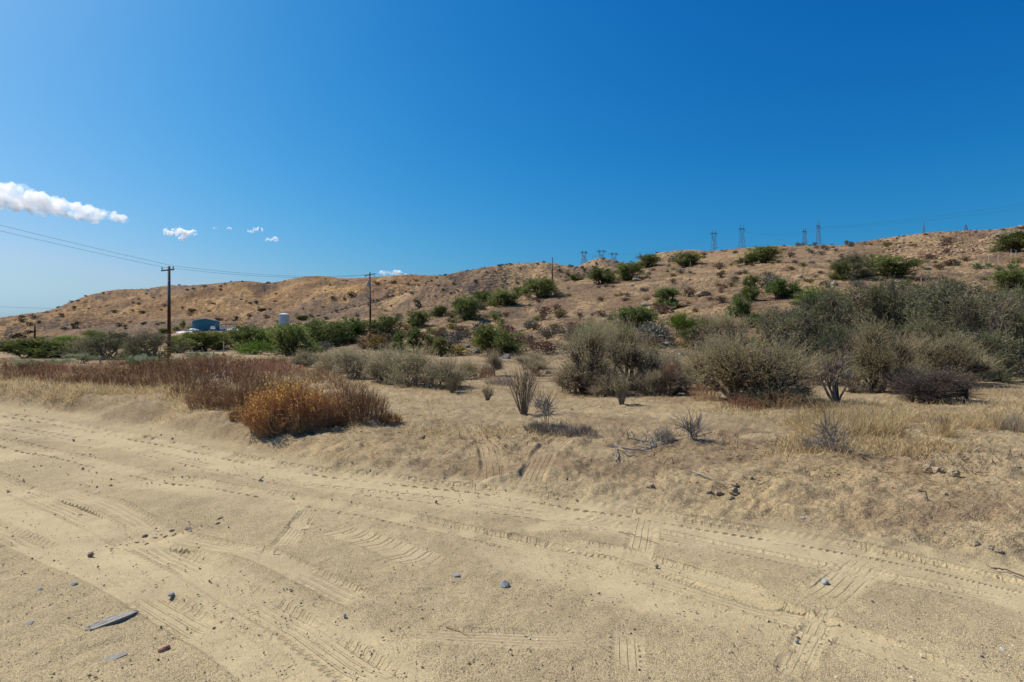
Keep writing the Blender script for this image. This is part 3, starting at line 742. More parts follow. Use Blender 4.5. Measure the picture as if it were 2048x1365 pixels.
TW = [
    (1168, 1150, 501, 13, 0, .25, 'lattice tower just left of the small conical hill'),
    (1203, 1160, 498, 17, 0, .2, 'lattice tower rising right behind the tip of the conical hill'),
    (1228, 1170, 504, 16, 0, .25, 'lattice tower just right of the conical hill tip'),
    (1428, 1100, 459.5, 13, 0, .35, 'tall lattice tower on the left end of the long ridge, left of its taller pair'),
    (1484, 1090, 449, 14, 0, .45, 'tall lattice tower standing behind the dark green shrub on the crest'),
    (1609, 1120, 456, 12, 0, .6, 'shorter lattice tower left beside the tallest tower on the ridge'),
    (1637, 1060, 441, 13, 0, .7, 'tallest lattice tower, right of its shorter neighbour on the grassy crest'),
    (1848, 1130, 442, 6, 1, .9, 'slim single lattice mast on the ridge toward the right'),
    (1932, 1120, 449, 9, 1, .5, 'squat lattice tower top near the right end of the ridge'),
    (1315, 1130, 503, 9, 0, .3, 'tiny lattice tower top beside the bush on the hump'),
]
TT = []
for px, Y, yt, wid, kd, rz, lb in TW: TT.append(tower(px, Y, yt, wid, lb, kd, rz))
# two plain H-frame masts by the conical hill
for px, lb in ((1189.5, 'thin double mast with a level beam left of the cone tip'),):
    b = pos(px, 1140); Ht = zpix(512, 1140) - b[2]
    t = empty('transmission_mast', b, lb, 'mast')
    for s in (-3.5, 3.5): MB().rod((s, 0, -1), (s, 0, Ht), .22, .2, 5).obj('post', m_tower, t)
    MB().rod((-6.5, 0, Ht - .5), (6.5, 0, Ht - .5), .25, .25, 5).obj('beam', m_tower, t)
# transmission conductors
def tw_pt(k, s):
    t, base, H_, az, aw = TT[k]; rz = t.rotation_euler.z
    return np.array([base[0] + math.cos(rz) * aw * s, base[1] + math.sin(rz) * aw * s, base[2] + az - 3])
k = 0
for s, py, ps in ((-.95, 360, 2300), (-.3, 364, 2300), (.3, 374, 2300), (.95, 378, 2300)):
    k += 1
    wire(tw_pt(6, s), ((ps - CX) / FPX * 760, 760, zpix(py, 760)), 9, .065, ['topmost', 'second highest', 'third highest', 'lowest'][k - 1] + ' power line rising from the tallest tower to the right edge', 'power_line', 60, 'power line', 'power lines above the right ridge')
for s, w_ in ((-.9, 'upper'), (.9, 'lower')):
    wire(tw_pt(3, s), tw_pt(0, s), 14, .05, f'{w_} faint power line between the cone tower and the long ridge', 'power_line', 50, 'power line', 'power lines above the middle ridge')
    wire(tw_pt(4, s), tw_pt(6, s), 10, .05, f'{w_} faint power line between the shrub-side tower and tallest tower', 'power_line', 50, 'power line', 'power lines above the middle ridge')

# --- the teal workshop, its yard, cars and the water tank
Yb = 250.0
def bx(px): return (px - CX) / FPX * Yb
gb = pos(411, Yb); zb = zpix(660.5, Yb)
x0, x1 = bx(385.5), bx(437.5); Wb = x1 - x0; hz = zpix(642.5, Yb) - zb; rz_ = zpix(638.2, Yb) - zb
shed = empty('workshop', ((x0 + x1) / 2, Yb, zb), 'long low teal metal workshop with a pale shallow gable roof', 'building', rz=.46)
Wb = 10.4
rx = -Wb * .02; D = 16.0
prof = [(-Wb/2, -1.5), (Wb/2, -1.5), (Wb/2, hz - .25), (rx, rz_ - .12), (-Wb/2, hz)]
mb = MB(); Vf = [(x, 0, z) for x, z in prof] + [(x, D, z) for x, z in prof]
mb.add(Vf, [[0, 5, 6, 1], [1, 6, 7, 2], [4, 9, 5, 0], [2, 7, 8, 3], [3, 8, 9, 4]], [[0, 1, 2], [0, 2, 3], [0, 3, 4], [5, 7, 6], [5, 8, 7], [5, 9, 8]])
mb.obj('wall', m_teal, shed)
for s in (0, 1):
    r_ = MB()
    xa, za, xb, zb_ = ((-Wb/2 - .4, hz + .0, rx, rz_ + .06) if s == 0 else (rx, rz_ + .06, Wb/2 + .4, hz - .25))
    V = [(xa, -.5, za), (xb, -.5, zb_), (xb, D + .4, zb_), (xa, D + .4, za), (xa, -.5, za + .28), (xb, -.5, zb_ + .28), (xb, D + .4, zb_ + .28), (xa, D + .4, za + .28)]
    r_.add(V, [[0, 3, 2, 1], [4, 5, 6, 7], [0, 1, 5, 4], [1, 2, 6, 5], [2, 3, 7, 6], [3, 0, 4, 7]]).obj('roof_slope', m_whitem, shed)
for k in range(15):
    x = -Wb/2 + .35 + k * (Wb - .7) / 14
    MB().box((x, -.03, hz * .45 - .2), (.07, .055, hz * .9)).obj('cladding_rib', m_teal, shed)
w_ = MB().box((Wb * .40, -.035, hz * .58), (.75, .06, .9)).obj('window', m_whitem, shed); MB().box((Wb * .40, -.075, hz * .58), (.55, .02, .7)).obj('pane', m_glass, w_)
d_ = MB().box((-Wb * .18, -.04, hz * .22), (3.2, .07, hz * .9)).obj('roller_door', m_teal, shed)
for k in range(5): MB().box((-Wb * .18, -.09, .1 + k * .55 - .4), (3.1, .03, .5)).obj('panel', m_teal, d_)
cp = empty('carport', (bx(439), Yb + 1, zb), 'open shade carport with thin posts at the right end of the workshop', 'carport')
cpw = bx(456) - bx(439)
MB().box((cpw / 2, 2, zpix(649.5, Yb) - zb), (cpw, 5, .15)).obj('roof', m_wood_new, cp)
for px in (.3, cpw - .15):
    for yy in (0, 4): MB().rod((px, yy, -1), (px, yy, zpix(646.5 if px > 1 else 650, Yb) - zb), .09, .09, 6).obj('post', m_wood_new, cp)
# yard slab and pale drive
def sheet(name, pts, z_off, mat, **kw):
    V = []; 
    for (px, py, Y) in pts: V.append(((px - CX) / FPX * Y, Y, zpix(py, Y) + z_off))
    n = len(V); V2 = V + [(x, y, z - 1.2) for x, y, z in V]
    q = [[i, (i + 1) % n, n + (i + 1) % n, n + i][::-1] for i in range(n)]
    t = [[0, i, i + 1] for i in range(1, n - 1)]
    me = mesh_np(name, V2, q, t, mats=[mat]); return link(name, me, **kw)
sheet('driveway', [(372, 667.5, 244), (410, 664.0, 244), (470, 661.8, 246), (500, 660.4, 250), (500, 659.0, 262), (440, 659.6, 262), (380, 660.6, 262), (352, 665.5, 255), (360, 669.5, 244)], .25, m_conc, kind='structure')

m_carw = simple_mat('white_car_paint', (.72, .73, .74), .25, var=.02, spec=.6)
m_cars = simple_mat('silver_car_paint', (.50, .52, .55), .25, metal=.3, var=.02, spec=.6)
def car(px, py, Y, rz, paint, label, L=4.6, W=1.85, Hc=1.68):
    x = (px - CX) / FPX * Y; z = max(gz(x, Y), zpix(py, Y)) if py else gz(x, Y)
    t = empty('parked_car', (x, Y, zpix(py, Y)), label, 'car', 'cars parked by the teal workshop', rz)
    pr = [(-.5, .35), (-.5, .62), (-.47, .92), (-.43, 1.0), (-.36, Hc / 1.05 * .98), (-.28, Hc), (.05, Hc), (.17, Hc * .93), (.27, 1.05), (.44, .92), (.49, .75), (.5, .4)]
    pr = [(u * L, z_) for u, z_ in pr]; n = len(pr)
    V = []
    for s in (-1, 1):
        for u, z_ in pr: V.append((u, s * W / 2 * (1.0 if z_ < 1.02 else .80), z_))
    c = MB(); q = [[i, (i + 1) % n, n + (i + 1) % n, n + i] for i in range(n)]
    tt = [[0, i + 1, i] for i in range(1, n - 1)] + [[n, n + i, n + i + 1] for i in range(1, n - 1)]
    c.add(V, q, tt).obj('body', paint, t)
    MB().add([(.275 * L, s_ * W * .42, 1.07) for s_ in (-1, 1)] + [(.185 * L, s_ * W * .38, Hc * .90) for s_ in (1, -1)], [[0, 1, 2, 3]]).obj('windscreen', m_glass, t)
    MB().add([(-.435 * L - .012, s_ * W * .42, 1.04) for s_ in (1, -1)] + [(-.375 * L - .012, s_ * W * .38, Hc * .91) for s_ in (-1, 1)], [[0, 1, 2, 3]]).obj('rear_window', m_glass, t)
    for s in (-1, 1):
        MB().add([(-.36 * L, s * (W / 2 * .985 + .004), 1.06), (.22 * L, s * (W / 2 * .985 + .004), 1.06), (.13 * L, s * (W / 2 * .83 + .012), Hc * .9), (-.3 * L, s * (W / 2 * .83 + .012), Hc * .9)], [[0, 1, 2, 3]]).obj('side_window', m_glass, t)
        MB().box((.485 * L, s * W * .36, .74), (.10, .38, .16)).obj('headlight', m_lamp, t)
        MB().box((-.50 * L, s * W * .40, .86), (.06, .24, .24)).obj('tail_light', m_redl, t)
        MB().box((.20 * L, s * (W / 2 + .09), 1.08), (.14, .2, .13)).obj('mirror', paint, t)
        for u in (-.30, .31):
            w = MB().rod((u * L, s * (W / 2 - .2), .34), (u * L, s * (W / 2 + .02), .34), .34, .34, 14).obj('wheel', m_tyre, t)
            MB().rod((u * L, s * (W / 2 + .021), .34), (u * L, s * (W / 2 + .035), .34), .2, .2, 10).obj('rim', m_steel, w)
    return t
car(425.5, 660.8, 246, math.radians(-60), m_carw, 'white car nearest the teal wall, in front of the workshop', 4.4)
car(446.5, 660.5, 247, math.radians(-55), m_cars, 'silver car under the carport beside the workshop', 4.7)
car(467.0, 660.2, 248, math.radians(-50), m_carw, 'white car out in the open, farthest from the workshop', 4.3)
# low white tarpaulin heap in front of the workshop
x = bx(395); hp = MB(); 
for k, (dx, sx, h) in enumerate([(-1.2, 1.3, .55), (0.2, 1.6, .75), (1.8, 1.3, .5)]):
    hp.lathe([(sx, -.4), (sx * .9, h * .5), (sx * .55, h * .9), (0, h)], (dx, 0, 0), 9)
hp.obj('tarpaulin', m_whitem, label='low white tarpaulin heap at the foot of the teal wall', cat='tarpaulin', smooth=True, loc=(x, 246, zpix(661, 246)))

# water tank
Yt = 236.0; xt = (568.0 - CX) / FPX * Yt; zt = zpix(646.8, Yt); rt = 9.4 / FPX * Yt; ht = (646.8 - 629.5) / FPX * Yt
m_tank = simple_mat('corrugated_tank_steel', (.50, .54, .58), .38, metal=.55, var=.16, scale=1.2, stretch=(4, 4, .4))
tank = empty('water_tank', (xt, Yt, zt), 'round corrugated steel water tank standing on the slope', 'water tank')
ns = 96; an = np.arange(ns) * 2 * math.pi / ns; rr = rt + .05 * np.cos(an * 24)
V = np.vstack([np.c_[rr * np.cos(an), rr * np.sin(an), np.full(ns, z)] for z in (-1.2, ht)])
MB().add(V, [[i, (i + 1) % ns, ns + (i + 1) % ns, ns + i] for i in range(ns)]).obj('wall', m_tank, tank)
MB().lathe([(rt + .12, ht - .05), (rt + .12, ht + .06), (.35, ht + .55), (0, ht + .56)], (0, 0, 0), 48).obj('roof', m_whitem, tank, smooth=False)
MB().rod((.1, 0, ht + .5), (.1, 0, ht + .8), .22, .22, 10).obj('hatch', m_steel, tank)
for z in (ht * .33, ht * .66): MB().lathe([(rt + .07, z - .05), (rt + .10, z), (rt + .07, z + .05)], (0, 0, 0), 48).obj('band', m_steel, tank)

# wire-mesh gate panel lying open on the slope, and thin marker stakes
g = at(716, 634); Yg = g[1]
gate = empty('gate', g, 'small pale wire gate standing open on the slope near the pole', 'gate', rz=.5)
s_ = Yg / FPX
MB().rod((-6 * s_, 0, 0), (-6 * s_, 0, 11 * s_), .05, .05, 5).rod((6 * s_, 0, -.3), (6 * s_, 0, 8 * s_), .05, .05, 5).rod((-6 * s_, 0, 11 * s_), (6 * s_, 0, 8 * s_), .05, .05, 5).rod((-6 * s_, 0, .1), (6 * s_, 0, .1), .05, .05, 5).obj('frame', m_whitem, gate)
for k in range(7):
    x = (-6 + 12 * (k + .5) / 7) * s_
    MB().rod((x, 0, 0), (x, 0, (11 - 3 * (k + .5) / 7) * s_), .02, .02, 4).obj('bar', m_whitem, gate)
fp = [(120, 742, 6, 6), (200, 728, 14, 12), (404, 706, 9, 8), (427, 724, 20, 14), (604, 660, 22, 10), (632, 660, 20, 9), (659, 658, 14, 8), (675, 655, 14, 8), (729, 648, 18, 10), (1700, 640, 8, 8)]
for k, (px, py, hp_, w) in enumerate(fp[:9]):
    p = at(px, py); h = hp_ / FPX * p[1]
    o = MB().rod((0, 0, -.3), (.02 * h, 0, h), .05, .045, 6).rod((.02 * h, 0, h), (.02 * h, 0, h + .03), .06, .02, 6).obj('fence_post', m_post, loc=p,
        label='thin weathered stake standing alone in the scrub below the teal workshop', cat='post', group='weathered fence stakes')
# ------------------------------------------------------------------ plants
def rnd(seed): return np.random.default_rng(seed)
def unit(v): return v / np.maximum(np.linalg.norm(v, axis=-1, keepdims=True), 1e-9)

def tubes(P, R, sides=3):
    """P (n,K,3) centre lines, R (n,K) radii -> verts, quads"""
    n, K, _ = P.shape
    d = unit(P[:, -1] - P[:, 0])
    ref = np.where(np.abs(d[:, 2:3]) < 0.8, np.array([[0, 0, 1.0]]), np.array([[1.0, 0, 0]]))
    u = unit(np.cross(d, ref)); v = np.cross(d, u)
    an = np.arange(sides) * 2 * math.pi / sides
    ring = np.cos(an)[None, :, None] * u[:, None, :] + np.sin(an)[None, :, None] * v[:, None, :]
    V = P[:, :, None, :] + R[:, :, None, None] * ring[:, None, :, :]
    base = (np.arange(n) * K * sides)[:, None, None]
    k = (np.arange(K - 1) * sides)[None, :, None]; i = np.arange(sides)[None, None, :]; j = (i + 1) % sides
    Q = np.stack([base + k + i, base + k + j, base + k + sides + j, base + k + sides + i], -1).reshape(-1, 4)
    return V.reshape(-1, 3), Q
def blades(pos_, d, L, W, rng, droop=0.0):
    """one diamond leaf each"""
    n = len(pos_)
    d = unit(d); r = unit(rng.normal(size=(n, 3))); s = unit(np.cross(d, r)) * (W / 2)[:, None]
    tip = pos_ + d * L[:, None]; tip[:, 2] -= droop * L
    mid = pos_ + d * (L * .5)[:, None]
    V = np.stack([pos_, mid + s, tip, mid - s], 1).reshape(-1, 3)
    Q = np.arange(n * 4).reshape(n, 4)
    return V, Q
def bez(a, b, c, K):
    t = np.linspace(0, 1, K)[None, :, None]
    return a[:, None] * (1 - t) ** 2 + 2 * b[:, None] * t * (1 - t) + c[:, None] * t * t
def at_t(P, idx, t):
    K = P.shape[1]; f = t * (K - 1); i = np.minimum(f.astype(int), K - 2); w = (f - i)[:, None]
    a = P[idx, i]; b = P[idx, i + 1]
    return a + (b - a) * w, unit(b - a)
class Parts:
    def __init__(self): self.V = []; self.Q = []; self.T = []; self.n = 0
    def add(self, V, Q, tint):
        self.V.append(V); self.Q.append(Q + self.n); self.T.append(np.broadcast_to(tint, (len(V),)) if np.ndim(tint) == 0 else tint); self.n += len(V)
    def mesh(self, name, mat):
        return mesh_np(name, np.vstack(self.V), np.vstack(self.Q), None, tint=np.concatenate(self.T), mats=[mat])

def shrub(seed, w, h, name, m_stem, m_leaf, lobes=9, mains=12, subs=160, twigs=900, leaves=6, twig_len=.25, leaf_len=.04, leaf_w=.012,
          r_main=.03, up=.5, base_r=.08, lobe_r=.28, zmin=.3, zmax=.85, wander=.25, twig_tubes=True, leaf_up=.3, tip_tint=0.0, twig_r=.004,
          dome=True, leaf_from=.15, stem_tint=.5, side=4, twig_jit=.7, sub_r=.35, single=False, tint_h=0.0, seg=3, plumes=0, plume_len=.15, m_pl=None):
    """a woody plant: limbs from the root to lobes of the crown, branches inside each lobe, twigs, then leaves along the twigs"""
    g = rnd(seed)
    az = (np.arange(lobes) * 2.39996 + g.uniform(0, 6)) + g.normal(0, .3, lobes)
    zz = g.uniform(zmin, zmax, lobes); zz[0] = zmax
    rad = np.sqrt(np.clip(1 - (zz - .25) ** 2 * 1.2, .1, 1)) if dome else (.35 + .65 * zz)
    rad = rad * g.uniform(.4, 1.08, lobes) * (1 - lobe_r); rad[0] *= .4
    c = np.c_[np.cos(az) * rad * w / 2, np.sin(az) * rad * w / 2, zz * h * (1 - lobe_r * .35)]
    lr = lobe_r * g.uniform(.6, 1.45, lobes)
    lt = g.uniform(0, 1, lobes)
    stem = Parts(); fol = Parts()
    li = np.arange(mains) % lobes
    a = np.c_[g.normal(0, base_r, (mains, 2)), np.full(mains, -.06)]
    e = c[li] + g.normal(0, .06 * w, (mains, 3)) * [1, 1, .5]
    m = a * .5 + e * .5 + g.normal(0, wander * w * .25, (mains, 3)); m[:, 2] += up * h * .25
    PM = bez(a, m, e, 7)
    PM[:, 1:-1] += g.normal(0, .012 * w, (mains, 5, 3))
    rm = r_main * g.uniform(.6, 1.2, mains)
    V, Q = tubes(PM, rm[:, None] * np.linspace(1, .3, 7)[None], side + 1); stem.add(V, Q, stem_tint)
    # branches into the lobes
    mi = g.integers(0, mains, subs); t = g.uniform(sub_r, 1, subs)
    p, d = at_t(PM, mi, t); L = li[mi]
    q = unit(g.normal(size=(subs, 3))); rr = g.uniform(.25, 1, subs) ** .6
    e = c[L] + q * rr[:, None] * lr[L][:, None] * np.array([w * .5, w * .5, h * .55])
    e[:, 2] = np.maximum(e[:, 2], .03 * h)
    mm = (p + e) / 2 + d * np.linalg.norm(e - p, axis=1)[:, None] * .25 + g.normal(0, .03 * w, (subs, 3))
    PS = bez(p, mm, e, 5)
    V, Q = tubes(PS, (r_main * .36 * g.uniform(.5, 1.1, subs))[:, None] * np.linspace(1, .35, 5)[None], 3); stem.add(V, Q, stem_tint)
    # twigs
    si = g.integers(0, subs, twigs); t = g.uniform(.25, 1, twigs)
    p, d = at_t(PS, si, t); L2 = L[si]
    o = unit(p - c[L2] + [0, 0, h * .04])
    dd = unit(d * .6 + o * .6 + g.normal(0, twig_jit, (twigs, 3)) + [0, 0, up])
    tl = twig_len * g.uniform(.35, 1.45, twigs)
    e = p + dd * tl[:, None]; mm = (p + e) / 2 + g.normal(0, .12, (twigs, 3)) * tl[:, None] + np.c_[np.zeros((twigs, 2)), .0 * tl]
    PT = bez(p, mm, e, seg)
    ttint = np.clip(.5 + .6 * (lt[L2] - .5) + g.normal(0, .16, twigs), 0, 1)
    if twig_tubes:
        V, Q = tubes(PT, np.full((twigs, 1), twig_r) * np.linspace(1, .4, seg)[None], 3)
        stem.add(V, Q, np.repeat(ttint * .5 + .25, seg * 3))
    if leaves:
        n = twigs * leaves
        ti = np.repeat(np.arange(twigs), leaves); t = g.uniform(leaf_from, 1, n)
        p, d = at_t(PT, ti, t)
        dd = unit(d * .7 + g.normal(0, .6, (n, 3)) + [0, 0, leaf_up])
        V, Q = blades(p, dd, leaf_len * g.uniform(.6, 1.3, n), leaf_w * g.uniform(.7, 1.3, n), g)
        tn = np.clip(ttint[ti] + g.normal(0, .14, n) + tint_h * (p[:, 2] / h - .55), 0, 1)
        fol.add(V, Q, np.repeat(tn, 4))
    out = [('branches', stem.mesh(name + '_branches', m_stem))]
    if leaves: out.append(('foliage', fol.mesh(name + '_foliage', m_leaf)))
    if plumes:                                   # pale flower stalks standing out of the crown
        tipz = PT[:, -1, 2] / h; out_ = np.hypot(PT[:, -1, 0], PT[:, -1, 1]) / (w / 2)
        wgt = np.clip(tipz + .5 * out_ - .35, 0, None) ** 2; wgt /= wgt.sum()
        pi = g.choice(twigs, plumes, p=wgt); p = PT[pi, -1]
        dd = unit(np.c_[p[:, :2] / w * 1.1, np.full(plumes, .9)] + g.normal(0, .22, (plumes, 3)))
        L_ = plume_len * g.uniform(.5, 1.3, plumes); e = p + dd * L_[:, None]
        PP = bez(p, (p + e) / 2 + g.normal(0, .06, (plumes, 3)) * L_[:, None], e, 3)
        pf = Parts(); V, Q = tubes(PP, np.full((plumes, 1), leaf_w * .22) * np.array([[1, .8, .4]]), 3); tp = g.uniform(.1, .6, plumes); pf.add(V, Q, np.repeat(tp, 9))
        n = plumes * 7; ti = np.repeat(np.arange(plumes), 7); pp, d = at_t(PP, ti, g.uniform(.15, 1, n))
        V, Q = blades(pp, unit(d + g.normal(0, .35, (n, 3))), leaf_len * .8 * g.uniform(.5, 1.2, n), leaf_w * .6 * g.uniform(.7, 1.3, n), g)
        pf.add(V, Q, np.repeat(np.clip(tp[ti] + .15 + g.normal(0, .15, n), 0, 1), 4))
        out.append(('flower_stalks', pf.mesh(name + '_flower_stalks', m_pl)))
    return out

def broom(seed, w, h, name, m_stem, m_leaf, n=260, K=5, spread=.9, forks=3, r=.004, leaves=0, leaf_len=.03, leaf_w=.008, base=.16, lean=(0, 0), curve_=.25, leaf_from=.35, tint_h=0.0, flat_top=.35, dome=False, tint_x=0.0):
    """many fine stems fanning out of the ground, forking near their tips"""
    g = rnd(seed)
    az = g.uniform(0, 2 * math.pi, n); q = np.sqrt(g.uniform(0, 1, n))
    a = np.c_[np.cos(az) * q * base * w, np.sin(az) * q * base * w, np.full(n, -.03)]
    ln = g.uniform(.55, 1.05, n)
    top = h * (np.sqrt(np.clip(1 - (q * .97) ** 2, 0, 1)) if dome else (1 - flat_top * q ** 2)) * ln + .02 * h
    rr = w / 2 * spread * q * (.55 + .45 * ln)
    aa = az + g.normal(0, .35, n); e = np.c_[np.cos(aa) * rr, np.sin(aa) * rr, top]
    e[:, 0] += lean[0] * h; e[:, 1] += lean[1] * h
    m = a + (e - a) * .5; m[:, :2] += (e[:, :2] - a[:, :2]) * curve_ * .3; m[:, 2] -= 0.0; m += g.normal(0, .03 * w, (n, 3))
    P = bez(a, m, e, K)
    st = Parts(); fo = Parts(); tn = g.uniform(0, 1, n)
    V, Q = tubes(P, (r * g.uniform(.7, 1.4, n))[:, None] * np.linspace(1.2, .5, K)[None], 3); st.add(V, Q, np.repeat(tn, K * 3))
    if forks:
        nf = n * forks; idx = np.repeat(np.arange(n), forks); t = g.uniform(.4, .97, nf)
        p, d = at_t(P, idx, t)
        dd = unit(d + g.normal(0, .33, (nf, 3))); L = h * g.uniform(.12, .34, nf)
        e2 = p + dd * L[:, None]; e2[:, 2] = np.minimum(e2[:, 2], h * 1.12)
        PF = bez(p, (p + e2) / 2 + g.normal(0, .01 * w, (nf, 3)), e2, 3)
        tf = np.clip(tn[idx] + g.normal(0, .15, nf), 0, 1)
        V, Q = tubes(PF, np.full((nf, 1), r * .6) * np.array([[1, .8, .5]]), 3); st.add(V, Q, np.repeat(tf, 9))
        if leaves:
            nl = nf * leaves; ti = np.repeat(np.arange(nf), leaves); t = g.uniform(.05, 1, nl)
            p, d = at_t(PF, ti, t)
            V, Q = blades(p, unit(d + g.normal(0, .6, (nl, 3))), leaf_len * g.uniform(.5, 1.3, nl), leaf_w * g.uniform(.7, 1.4, nl), g)
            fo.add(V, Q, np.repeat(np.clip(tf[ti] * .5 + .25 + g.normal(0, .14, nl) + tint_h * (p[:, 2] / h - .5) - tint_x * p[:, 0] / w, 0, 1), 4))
    out = [('stems', st.mesh(name + '_stems', m_stem))]
    if leaves and forks: out.append(('foliage', fo.mesh(name + '_foliage', m_leaf)))
    return out

def tuft(seed, w, h, name, mat, n=220, bw=.02, lobes=5, spread=1.0, up=.35):
    """small low bush seen from far off: leaf-size faces through a lumpy dome, on a few stems"""
    g = rnd(seed)
    az = g.uniform(0, 6.28, lobes); rad = g.uniform(.1, .6, lobes); zc = g.uniform(.3, .7, lobes)
    c = np.c_[np.cos(az) * rad * w / 2, np.sin(az) * rad * w / 2, zc * h]
    li = g.integers(0, lobes, n); q = unit(g.normal(size=(n, 3))) * (g.uniform(0.2, 1, (n, 1)) ** .5)
    p = c[li] + q * np.array([w * .28, w * .28, h * .36]); p[:, 2] = np.clip(p[:, 2], .02 * h, None)
    d = unit(q + g.normal(0, .5, (n, 3)) + [0, 0, up])
    V, Q = blades(p, d, h * .22 * g.uniform(.6, 1.4, n), bw * g.uniform(.7, 1.4, n), g)
    f = Parts(); f.add(V, Q, np.repeat(np.clip(g.normal(.5, .2, n), 0, 1), 4))
    m = lobes + 3; e = c[np.arange(m) % lobes]; a = np.zeros((m, 3)); a[:, 2] = -.1 * h; a[:, :2] = g.normal(0, .05 * w, (m, 2))
    V, Q = tubes(bez(a, (a + e) / 2 + g.normal(0, .05 * w, (m, 3)), e, 3), np.full((m, 3), .015 * w), 3); f.add(V, Q, .15)
    return f.mesh(name, mat)

# colours (albedo) -------------------------------------------------------------
m_bark_d = leaf_mat('dark_bark', [(0, (.06, .045, .035)), (1, (.17, .13, .10))], 0, .15)
m_bark_g = leaf_mat('grey_bark', [(0, (.13, .10, .078)), (1, (.32, .26, .20))], 0, .15)
m_dead = leaf_mat('bleached_dead_wood', [(0, (.20, .17, .14)), (1, (.42, .38, .33))], 0, .15)
m_jun = leaf_mat('juniper_green', [(0, (.075, .10, .03)), (.5, (.16, .195, .06)), (1, (.28, .30, .105))], .38, .16)
m_bright = leaf_mat('bright_green_leaves', [(0, (.07, .125, .02)), (.5, (.13, .20, .033)), (1, (.23, .29, .06))], .35, .15)
m_sage = leaf_mat('sage_grey_green', [(0, (.26, .22, .125)), (.5, (.46, .40, .235)), (1, (.62, .55, .35))], .45, .12)
m_sagey = leaf_mat('sage_yellow_grey', [(0, (.28, .22, .11)), (.5, (.50, .405, .205)), (1, (.66, .555, .315))], .45, .12)
m_blue = leaf_mat('pale_blue_green_leaves', [(0, (.18, .21, .11)), (.5, (.29, .32, .18)), (1, (.40, .43, .27))], .38, .1)
m_oak = leaf_mat('scrub_oak_leaves', [(0, (.07, .078, .036)), (.5, (.155, .165, .074)), (1, (.31, .305, .155))], .35, .14)
m_red = leaf_mat('red_brown_twigs', [(0, (.21, .11, .06)), (.5, (.38, .22, .12)), (1, (.57, .40, .235))], .3, .2)
m_redl = leaf_mat('russet_dry_leaves', [(0, (.26, .13, .07)), (.5, (.44, .26, .135)), (1, (.63, .45, .25))], .4, .15)
m_orange = leaf_mat('orange_seed_heads', [(0, (.26, .145, .07)), (.45, (.43, .235, .095)), (.68, (.70, .40, .10)), (1, (.87, .57, .15))], .4, .08)
m_plume = leaf_mat('pale_flower_stalks', [(0, (.40, .33, .19)), (.5, (.58, .49, .29)), (1, (.72, .64, .42))], .45, .08)
m_rust = leaf_mat('rusty_brown_stems', [(0, (.22, .135, .07)), (.5, (.40, .26, .13)), (1, (.58, .41, .21))], .3, .12)
m_straw = leaf_mat('dry_straw', [(0, (.34, .23, .105)), (.5, (.56, .41, .205)), (1, (.72, .59, .36))], .4, .06, hue=.002)
m_greymat = leaf_mat('grey_dry_twigs', [(0, (.16, .135, .115)), (1, (.40, .35, .31))], .2, .15)
m_olive = leaf_mat('olive_hill_brush', [(0, (.10, .078, .022)), (.5, (.19, .15, .042)), (1, (.30, .23, .07))], .25, .2)
m_brownb = leaf_mat('brown_hill_brush', [(0, (.08, .052, .036)), (.5, (.165, .11, .075)), (1, (.28, .20, .135))], .2, .2)
m_greyb = leaf_mat('grey_hill_brush', [(0, (.08, .078, .062)), (.5, (.15, .145, .115)), (1, (.24, .23, .19))], .2, .2)
m_farb = leaf_mat('far_hill_brush', [(0, (.028, .032, .018)), (.5, (.055, .056, .034)), (1, (.10, .095, .06))], .2, .3, hue=.03)
m_yucca = leaf_mat('yucca_leaves', [(0, (.12, .16, .06)), (.5, (.20, .25, .11)), (1, (.34, .36, .20))], .2, .12)
m_ystalk = simple_mat('dried_yucca_stalk', (.50, .40, .29), .9, var=.15, scale=8)

PROTO = {}
def proto(key, builder, *variants):
    PROTO[key] = [builder(*v) if isinstance(v, tuple) else builder(**v) for v in variants]
def S(seed, w, h, **k): return shrub(seed, w, h, **k)
PROTO['juniper'] = [shrub(10 + s, 1.0, .72, 'juniper', m_bark_d, m_jun, lobes=15, mains=13, subs=190, twigs=1500, leaves=9, twig_len=.10, leaf_len=.034, leaf_w=.0115, r_main=.016, up=.35, base_r=.05, lobe_r=.34, zmin=.06, zmax=.8, twig_tubes=False, leaf_up=.35) for s in range(4)]
PROTO['upright'] = [shrub(20 + s, .62, 1.0, 'upright_juniper', m_bark_d, m_jun, lobes=10, mains=10, subs=120, twigs=1000, leaves=9, twig_len=.12, leaf_len=.042, leaf_w=.014, r_main=.018, up=1.1, base_r=.05, lobe_r=.30, zmin=.08, zmax=.88, twig_tubes=False, leaf_up=.9) for s in range(2)]
PROTO['creosote'] = [shrub(30 + s, 1.0, .75, 'green_brush', m_bark_g, m_bright, lobes=12, mains=16, subs=170, twigs=1100, leaves=7, twig_len=.17, leaf_len=.036, leaf_w=.012, r_main=.010, up=1.0, base_r=.10, lobe_r=.32, zmin=.12, zmax=.8, twig_tubes=False, leaf_up=.8) for s in range(2)]
PROTO['sage'] = [shrub(40 + s, 1.0, .72, 'sagebrush', m_bark_g, [m_sage, m_sagey, m_sage][s], lobes=14, mains=16, subs=230, twigs=1700, leaves=5, twig_len=.20, leaf_len=.030, leaf_w=.0065, r_main=.010, up=1.15, base_r=.12, lobe_r=.30, zmin=.1, zmax=.82, leaf_up=.8, twig_r=.0018, plumes=420, plume_len=.17, m_pl=m_plume) for s in range(3)]
